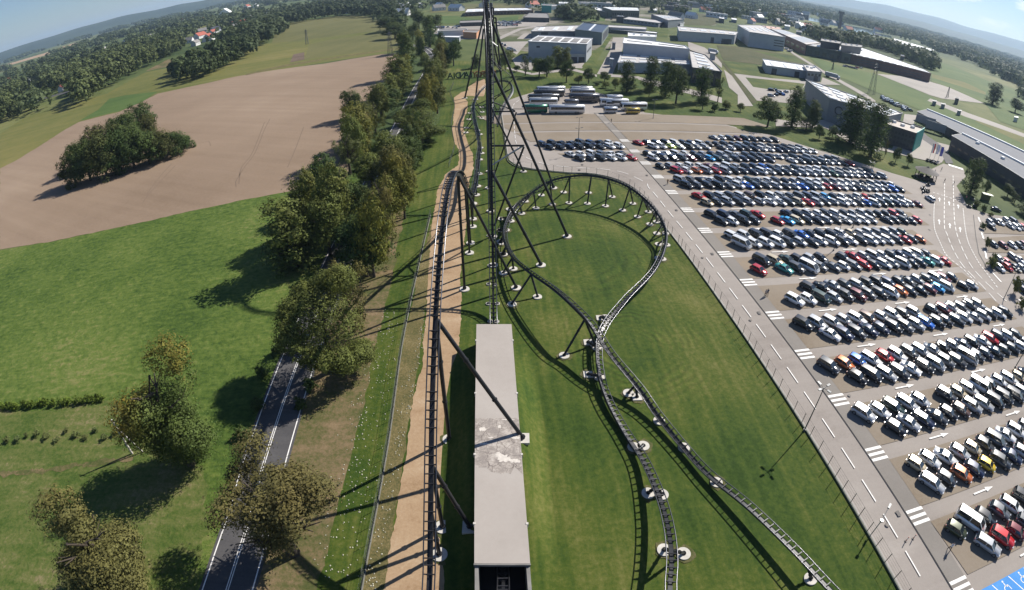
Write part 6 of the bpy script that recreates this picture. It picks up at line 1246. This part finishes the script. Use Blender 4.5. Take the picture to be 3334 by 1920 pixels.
for i, (fr, c_, hh_, wm, rm, lab) in enumerate([(B4,(420,240),7,W_D,R_W,'dark barn with a pale roof in the scrubland'),(B4,(590,255),5,W_G,R_W,'small pale shed right of the dark barn'),(B4,(1320,345),6,W_W,R_W,'white-roofed depot near the river'),(B4,(1470,300),6,W_W,R_L,'pale warehouse by the river bank'),(B4,(1690,400),7,W_W,R_W,'bright white roof among trees before the river'),
        (B4,(1480,425),8,W_G,R_G,'grey gabled block left of the bright white roof'),(B4,(1850,420),6,W_W,R_W,'white hut right of the bright white roof'),(B4,(1970,450),7,W_G,R_L,'grey roofed hall at the foot of the tower'),(B4,(2290,460),8,W_W,R_L,'cream house right of the tower'),(B4,(2330,510),6,W_G,R_L,'long pale roof before the river, far right'),
        (B5,(250,40),8,W_W,R_L,'cream block behind the shopping complex'),(B5,(290,90),5,W_G,R_W,'low white roof behind the shopping complex'),(B5,(480,80),6,W_W,R_W,'white roof among the trees by the fairground'),(B5,(860,340),6,W_D,R_G,'dark round-roofed store at the meadow edge'),
        (B5,(1300,960),3.5,W_G,R_L,'grey container by the railway, first one'),(B5,(1420,1000),3.5,W_G,R_L,'grey container by the railway, second one'),(B5,(1640,1090),3.5,W_G,R_L,'grey container by the railway, third one'),(B5,(1610,920),5,W_D,R_G,'dark block at the end of the gravel yard'),(B5,(2420,1180),4,W_W,R_W,'white parasol roofs at the right edge'),
        (B3,(1260,500),5,W_G,R_G,'round brown silo hut in the loading yard'),(B3,(1235,690),5,W_LG,R_W,'white container cabin in the loading yard'),(B4,(300,720),5,W_LG,R_L,'grey cabin at the head of the ditch'),(B2,(1800,110),6,W_W,R_G,'grey shed at the far end of the avenue'),(B2,(1820,45),7,W_W,R_L,'white villa behind the avenue'),(B2,(2060,35),7,W_W,R_L,'row of pale houses above the pale field, left'),(B2,(2280,50),7,W_LG,R_G,'row of pale houses above the pale field, right')]):
    p = fr(*c_); wpx = {id(B4):13, id(B5):9, id(B3):8, id(B2):10}[id(fr)]; wy = wpx*.16
    bld('far_building', lab, [(p[0]-wpx/2,p[1]-wy),(p[0]+wpx*.45,p[1]-wy+wpx*.13),(p[0]+wpx/2,p[1]+wy+wpx*.1),(p[0]-wpx*.45,p[1]+wy-.6)], None, wm, rm, None, None, None, h=hh_, par=.2)
ri = random.Random(31); n = 0
while n < 34:                                                    # dense cluster of halls towards the horizon
    p = (ri.uniform(1300, 2080), ri.uniform(6, 62)); 
    if p[1] < 10 + max(0, p[0]-1750)*.10 or p[1] > 30 + max(0, p[0]-1600)*.14: continue
    g = G(*p); d = math.hypot(*g)
    if d > 2300 or any(abs(g[0]-f_[0]) < f_[2]+30 and abs(g[1]-f_[1]) < f_[3]+30 for f_ in FOOT): continue
    a_ = ri.choice([.1, .15, -.35, -.6]); L_, W_ = ri.uniform(18, 48), ri.uniform(12, 26); h_ = ri.uniform(6, 13); c_, s_ = math.cos(a_), math.sin(a_)
    cs = [PD((g[0]+u*L_*c_-v*W_*s_, g[1]+u*L_*s_+v*W_*c_, h_)) for u, v in ((-.5,.5),(.5,.5),(.5,-.5),(-.5,-.5))]
    if any(c[1] < 2 or c[1] > 300 for c in cs): continue
    bld('industrial_hall', 'pale flat-roofed hall in the dense industrial cluster towards the horizon', cs, None, ri.choice([W_LG, W_W, W_G, W_D, W_LG]), ri.choice([R_W, R_L, R_L, R_G]), (ri.randint(2,5),1,.05,.3) if ri.random() < .5 else None, None, [(2,6,.5,.7)], h=h_, group='industrial halls towards the horizon'); n += 1
# village houses with gabled roofs
def house(x, y, rz, L, W_, h, roof, wall, label, group='village houses'):
    t_ = thing('house', label, 'house', (x, y, 0), rz, group); a, c = L/2, W_/2
    b = MB(); b.box(-a, a, -c, c, 0, h); b.add([(-a,-c,h),(-a,c,h),(-a,0,h+W_*.42),(a,-c,h),(a,c,h),(a,0,h+W_*.42)], [(0,2,1),(3,4,5)]); obj('wall', b, wall, t_)
    b = MB(); e = .5; r_ = h+W_*.42; b.add([(-a-e,-c-e,h-.25),(a+e,-c-e,h-.25),(a+e,0,r_+.12),(-a-e,0,r_+.12),(-a-e,c+e,h-.25),(a+e,c+e,h-.25)], [(0,1,2,3),(3,2,5,4)]); b.add([(-a-e,-c-e,h-.45),(a+e,-c-e,h-.45),(a+e,0,r_-.08),(-a-e,0,r_-.08),(-a-e,c+e,h-.45),(a+e,c+e,h-.45)], [(3,2,1,0),(4,5,2,3)])
    q = obj('roof', b, roof, t_); b = MB(); b.box(a*.3, a*.3+.8, -.4, .4, r_-1, r_+1); obj('chimney', b, W_BR, q)
    for s in (-1, 1):
        for k in (-.55, 0, .55): b = MB(); b.box(a*k-.6, a*k+.6, s*c-.06, s*c+.06, h*.35, h*.65); obj('window', b, W_GL, t_)
HS = [((1908,372),R_R,W_W,18),((1832,348),R_R,W_W,15),((1600,400),R_R,W_W,10),((1722,392),R_G,W_W,12),((1790,415),R_G,W_W,10),((2180,238),R_R,W_W,16),((2240,222),R_R,W_W,14),((2150,262),R_R,W_LG,12),((1968,292),R_S,W_LG,14),((1850,300),R_G,W_W,12),((2095,300),R_G,W_W,12),((1955,310),R_R,W_W,10),((852,536),R_W,W_W,12),((970,468),R_L,W_W,13),((1150,402),R_W,W_W,10),
      ((1275,462),R_G,W_W,9),((560,835),R_R,W_W,7),((80,752),R_R,W_O,11),((130,745),R_R,W_W,9),((280,688),R_L,W_W,9),((360,662),R_G,W_W,13),((247,750),R_W,W_LG,9),((62,800),R_W,W_W,9),((22,815),R_W,W_LG,9),((482,604),R_L,W_W,10),((392,632),R_L,W_LG,7),((2338,66),R_W,W_W,16),((2062,130),R_W,W_W,34),((2030,215),R_G,W_W,10),((1490,160),R_G,W_W,12),((1380,350),R_L,W_W,12),((920,335),R_L,W_W,12),((1260,240),R_L,W_W,14)]
for i, (p, rm, wm, L) in enumerate(HS):
    g = G(*B1(*p)); side = {id(R_R):'red-tiled', id(R_G):'grey-roofed', id(R_W):'white-roofed', id(R_L):'pale-roofed', id(R_S):'dark-roofed'}[id(rm)]; s = 1 + math.hypot(*g)/2600
    house(g[0], g[1], rt.uniform(0,3), L*s, L*.62*s, 3.6*s, rm, wm, f'{side} house in the villages left of the ploughed field')
rg = random.Random(77)                                            # houses of the far town
n = 0
while n < 46:
    p = (rg.uniform(300, 2500), rg.uniform(4, 180)); g = G(*p); d = math.hypot(*g)
    if not 750 < d < 2600 or p[1] > 18 + abs(p[0]-1264)*.085: continue
    s = 1 + d/2400; rm, nm = rg.choice([(R_R,'red-tiled'),(R_G,'grey-roofed'),(R_W,'white-roofed'),(R_L,'pale-roofed')]); house(g[0], g[1], rg.uniform(0,3), rg.uniform(10,18)*s, rg.uniform(7,10)*s, 4*s, rm, W_W, f'{nm} house among the trees of the far town', 'houses of the far town'); n += 1

# ============================================================ sign, pavilion, flags, pylons, tower
g0 = G(*C1(300,1300)); g1 = G(*C1(1095,1258)); L = math.dist(g0, g1); ang = math.atan2(g0[1]-g1[1], g0[0]-g1[0])
t_ = thing('letter_sign', 'row of big dark standing letters seen from behind, on the lawn behind the tall hill', 'sign', (g1[0], g1[1], 0), ang)
word = 'ENERGYLANDIA'; m_lg = mat('letter_dark_green', (.015,.05,.03), .6); m_lo = mat('letter_orange', (.30,.12,.03), .6); stp = L/len(word)
for i, ch in enumerate(word):
    cu = bpy.data.curves.new('letter', 'FONT'); cu.body = ch; cu.size = 4.6; cu.extrude = .35; cu.align_x = 'CENTER'; cu.materials.append(m_lo if i < 6 else m_lg); cu.offset = .07
    tmp = bpy.data.objects.new('tmp', cu); C.objects.link(tmp); dg = bpy.context.evaluated_depsgraph_get(); lm_ = bpy.data.meshes.new_from_object(tmp.evaluated_get(dg)); bpy.data.objects.remove(tmp); bpy.data.curves.remove(cu)
    o = link('letter', lm_); o.parent = t_; o.location = ((i+.5)*stp, 0, .3); o.rotation_euler = (math.pi/2, 0, 0)
g = G(*Z3(1245,320)); t_ = thing('gazebo', 'round dark-roofed timber gazebo at the corner of the lawn by the junction', 'gazebo', (g[0], g[1], 0)); m_wood = mat('dark_timber', (.045,.030,.022), .8)
b = MB(); b.cyl((0,0,3.0), 5.2, 1.5, 12, 0, .9); b.cyl((0,0,4.5), .9, .5, 12, 0, .2); obj('roof', b, mat('shingle_roof', (.050,.042,.040), .8), t_)
for k in range(8): b = MB(); b.tube([(4.3*math.cos(k*.785),4.3*math.sin(k*.785),0),(4.3*math.cos(k*.785),4.3*math.sin(k*.785),3.1)], .14, 6); obj('post', b, m_wood, t_)
b = MB(); b.cyl((0,0,0), 4.5, .2, 16); obj('floor', b, m_wood, t_)
for k in range(5): b = MB(); a = k*1.25+.4; b.box(2.4*math.cos(a)-.9, 2.4*math.cos(a)+.9, 2.4*math.sin(a)-.4, 2.4*math.sin(a)+.4, .2, .95); obj('bench', b, m_wood, t_)
for p, q_, cols, lab in [(B6(2215,905), B6(2275,700), [(.75,.75,.75),(.55,.02,.03)], 'flagpole with a white and red flag'), (B6(2275,920), B6(2335,712), [(.72,.72,.74),(.60,.62,.70)], 'flagpole with a pale flag between the red one and the blue one'), (B6(2330,935), B6(2400,742), [(.10,.10,.45),(.10,.10,.45)], 'flagpole with a violet-blue flag')]:
    g = G(*p); h = hgt(p, q_); t_ = thing('flagpole', lab, 'flagpole', (g[0], g[1], 0)); b = MB(); b.tube([(0,0,0),(0,0,h)], .08, 6); obj('pole', b, m_silver, t_)
    for j, cc in enumerate(cols):
        b = MB(); vs = []; y0 = .08 + j*.85; 
        for k in range(9): z_ = h-.2-k*.55; vs += [(y0, .08*math.sin(k), z_), (y0+.85, .1*math.sin(k+1), z_)]
        b.add(vs, [(2*k, 2*k+1, 2*k+3, 2*k+2) for k in range(8)], 0, True); obj('flag', b, mat('flag_cloth', cc, .8), t_)
for p, q_, L_ in [(B6(2140,470), B6(2150,400), 12), (B6(2280,560), B6(2290,450), 12)]:
    g = G(*p); t_ = thing('billboard', 'large grey-backed hoarding beside the entrance street', 'billboard', (g[0], g[1], 0), math.radians(-35), 'hoardings by the entrance street'); b = MB(); b.box(-L_/2, L_/2, -.15, .15, 1.6, 6.2); obj('panel', b, W_G, t_)
    for k in (-.4, 0, .4): b = MB(); b.tube([(k*L_,.3,0),(k*L_,.3,5.8)], .12, 6); obj('post', b, m_pole, t_)
g = G(*Z3(1860,470)); t_ = thing('direction_sign', 'green direction sign on a mast in front of the junction tree', 'sign', (g[0], g[1], 0)); b = MB(); b.tube([(0,0,0),(0,0,5.5)], .1, 6); obj('post', b, m_pole, t_); b = MB(); b.box(-1.5,1.5,-.12,.0,3.6,5.4); obj('panel', b, mat('sign_green', (.01,.16,.10), .5), t_)
g = G(*Z3(2030,610)); t_ = thing('shelter', 'shelter with a pale yellow roof on the triangle lawn', 'shelter', (g[0], g[1], 0), -.3); b = MB(); b.box(-2.4,2.4,-1.0,1.0,2.5,2.75); obj('roof', b, mat('pale_yellow_roof', (.75,.72,.50), .6), t_); b = MB(); b.box(-2.2,2.2,.7,.8,0,2.5); obj('back_wall', b, mat('olive_panel', (.12,.11,.03), .6), t_)
for i, p in enumerate([(1280,420),(1275,505),(1215,470),(1225,500),(1270,100),(1320,115),(1375,135),(1850,600),(1890,690),(1810,700)]):
    g = G(*Z3(*p)); t_ = thing('planter_box', 'dark planter box at the entrance plaza', 'planter', (g[0], g[1], .1), .3*i, 'planter boxes at the entrance'); b = MB(); b.box(-.9,.9,-.5,.5,0,.7); obj('box', b, W_D, t_); rng = np.random.default_rng(i); V, F, tn_ = leaf_cloud(rng, [(0,0,.85,.7,.4,.4)], 140, .22); o = link('plant', np_mesh('plant', V, F, [m_leaf], tn_), t_); o.color = (.05,.05,.03,1)
# motorcycles parked in the corner bay
def motorcycle(x, y, rz, col, label):
    t_ = thing('motorcycle', label, 'motorcycle', (x, y, .115), rz, 'motorcycles parked at the corner')
    for xx in (-.7, .7):
        b = MB(); n = 14; vs = [(xx+.31*math.cos(2*math.pi*k/n), yy_, .31+.31*math.sin(2*math.pi*k/n)) for yy_ in (-.06,.06) for k in range(n)]; b.add(vs, [(k,(k+1)%n,(k+1)%n+n,k+n) for k in range(n)] + [tuple(range(n-1,-1,-1)), tuple(range(n,2*n))]); obj('wheel', b, m_tyre, t_)
    b = MB(); loft(b, [(-.8,.07,.62,.80,.02),(-.3,.14,.42,.82,.03),(.1,.17,.38,.98,.05),(.45,.16,.45,1.0,.05),(.72,.09,.7,.92,.03)]); o = obj('body', b, m_paint, t_); o.color = (*col, 1)
    b = MB(); b.tube([(.45,-.36,1.08),(.5,0,1.02),(.45,.36,1.08)], .025, 5); b.tube([(.5,0,1.0),(.72,0,.32)], .045, 5); obj('handlebar', b, m_trim, t_)
for i, p in enumerate([(1190,455),(1205,475),(1225,490),(1240,505),(1210,515),(1250,480),(1345,575),(1335,610)]): g = G(*Z3(*p)); motorcycle(g[0], g[1], .5+i*.1, (.02,.02,.03), 'dark motorcycle standing in the corner bay near the plaza')
def pylon(base, top, label, arms=3):
    g = G(*base); h = hgt(base, top, 70); t_ = thing('power_pylon', label, 'pylon', (g[0], g[1], 0), .6); w_ = h*.09; b = MB()
    for i in (-1,1):
        for j in (-1,1): b.tube([(i*w_, j*w_, 0), (i*w_*.25, j*w_*.25, h)], .13, 4)
    n_ = 9
    for k in range(n_):
        z0, z1 = h*k/n_, h*(k+1)/n_; a0, a1 = w_*(1-.75*k/n_), w_*(1-.75*(k+1)/n_)
        for s in (-1,1): b.tube([(-a0, s*a0, z0), (a1, s*a1, z1)], .07, 3); b.tube([(s*a0, -a0, z0), (s*a1, a1, z1)], .07, 3)
    obj('lattice_mast', b, m_pole, t_)
    for k in range(arms): b = MB(); z0 = h*(.72+.1*k); b.tube([(-h*.13,0,z0),(0,0,z0+.6),(h*.13,0,z0)], .12, 4); obj('crossarm', b, m_pole, t_)
pylon(B5(430,865), B5(505,430), 'tall lattice pylon rising behind the hall with the ring emblem'); pylon(B2(1702,645), B2(1702,370), 'lattice pylon at the top edge of the ploughed field'); pylon(B2(722,520), B2(728,345), 'small lattice pylon between the olive fields')
pylon(B5(1470,915), B5(1500,765), 'slender pylon standing in the gravel yard', 2); pylon(B4(1935,960), B4(1955,850), 'thin pylon before the dark green shopping wing', 2); pylon(B5(1085,470), B5(1095,350), 'distant pylon in the green field right of the shopping complex', 2)
g = G(*B4(2028,400)); h = hgt(B4(2028,400), B4(2055,155), 120); t_ = thing('ride_tower', 'dark tall tower with a wider head standing before the river', 'tower', (g[0], g[1], 0)); b = MB(); b.box(-3,3,-3,3,0,h*.86); obj('shaft', b, W_D, t_); b = MB(); b.box(-5.5,5.5,-5,5,h*.86,h); obj('head', b, W_D, t_)
def truck(p, rz, label, s=1.0):
    g = G(*p); t_ = thing('lorry', label, 'lorry', (g[0], g[1], .1), rz); b = MB(); b.box(-6*s, 4*s, -1.3, 1.3, 1.0, 4.0); obj('cargo_box', b, W_LG, t_); b = MB(); loft(b, [(4.3*s,1.2,.6,3.2,.1),(6.0*s,1.2,.6,3.0,.15),(6.3*s,1.1,.6,1.9,.1)]); o = obj('cab', b, m_bus, t_); o.color = (.5,.5,.5,1)
    for xx in (-4.5,-3.2,5.2):
        for s_ in (-1,1): b = MB(); b.tube([(xx*s, s_*1.28, .5),(xx*s, s_*.95, .5)], .5, 12); obj('wheel', b, m_tyre, t_)
truck(B4(1930,1070), -.9, 'grey box lorry on the access road beside the office block'); truck(B4(300,735), -.8, 'box lorry parked at the head of the ditch', .7)
# the far skyline: hills
def ridge(name, pts, R, foot, back, m):
    crest = []
    for x, y in pts:
        d = ray(x, y); k = R/math.hypot(d[0], d[1]); crest.append((d[0]*k, d[1]*k, max(20, H + d[2]*k)))
    rng = np.random.default_rng(int(R)); n = 90; P_ = cr([(*c, 0) for c in crest], R*.012); vs = []; fs = []; J = 9
    for i, p in enumerate(P_):
        r = math.hypot(p[0], p[1])
        for j in range(J):
            f = j/(J-1); rr = foot + (back-foot)*f; hh_ = p[2]*math.sin(math.pi*min(1, f*1.0))**1.2*(1+.03*math.sin(i*.9+j)); vs.append((p[0]/r*rr, p[1]/r*rr, max(0, hh_) - (.5 if j in (0, J-1) else 0)))
    for i in range(len(P_)-1):
        for j in range(J-1): fs.append((i*J+j, (i+1)*J+j, (i+1)*J+j+1, i*J+j+1))
    b = MB(); b.add(vs, fs, 0, True); struct(name, b, m)
M['hill'] = gmat('wooded_hills', [(.024,.040,.034), (.036,.055,.044), (.055,.075,.052)], .0015, .01, .4)
ridge('hills', [(-260,225),(-100,165),(0,129),(50,113),(110,94),(170,76),(250,53),(333,33),(400,21),(450,9),(500,1),(560,-9),(700,-22),(850,-34)], 7000, 5200, 8800, M['hill'])
ridge('hills', [(1500,-62),(1750,-40),(1900,-16),(1985,1),(2118,22),(2235,43),(2318,65),(2435,98),(2528,126),(2700,190),(2850,260)], 8000, 6000, 10000, M['hill'])
ridge('hills', [(1500,-75),(1800,-56),(2000,-28),(2102,-2),(2185,12),(2318,44),(2418,74),(2528,102),(2750,190),(2900,270)], 12500, 11000, 14000, M['hill'])

far_trees()
# ============================================================ haze: one closed box of even air round everything
hz = bpy.data.materials.new('haze_air'); hz.use_nodes = True; t = hz.node_tree; t.nodes.remove(t.nodes['Principled BSDF'])
pv = t.nodes.new('ShaderNodeVolumePrincipled'); pv.inputs['Color'].default_value = (.58,.78,1.0,1); pv.inputs['Density'].default_value = 7.0e-5; pv.inputs['Anisotropy'].default_value = .25
t.links.new(pv.outputs[0], t.nodes['Material Output'].inputs['Volume'])
b = MB(); b.box(-16500, 16500, -320, 16500, -1.5, 330); o = obj('haze', b, hz); o['kind'] = 'stuff'; o['label'] = 'pale blue summer haze lying over the whole plain'; o['category'] = 'haze'
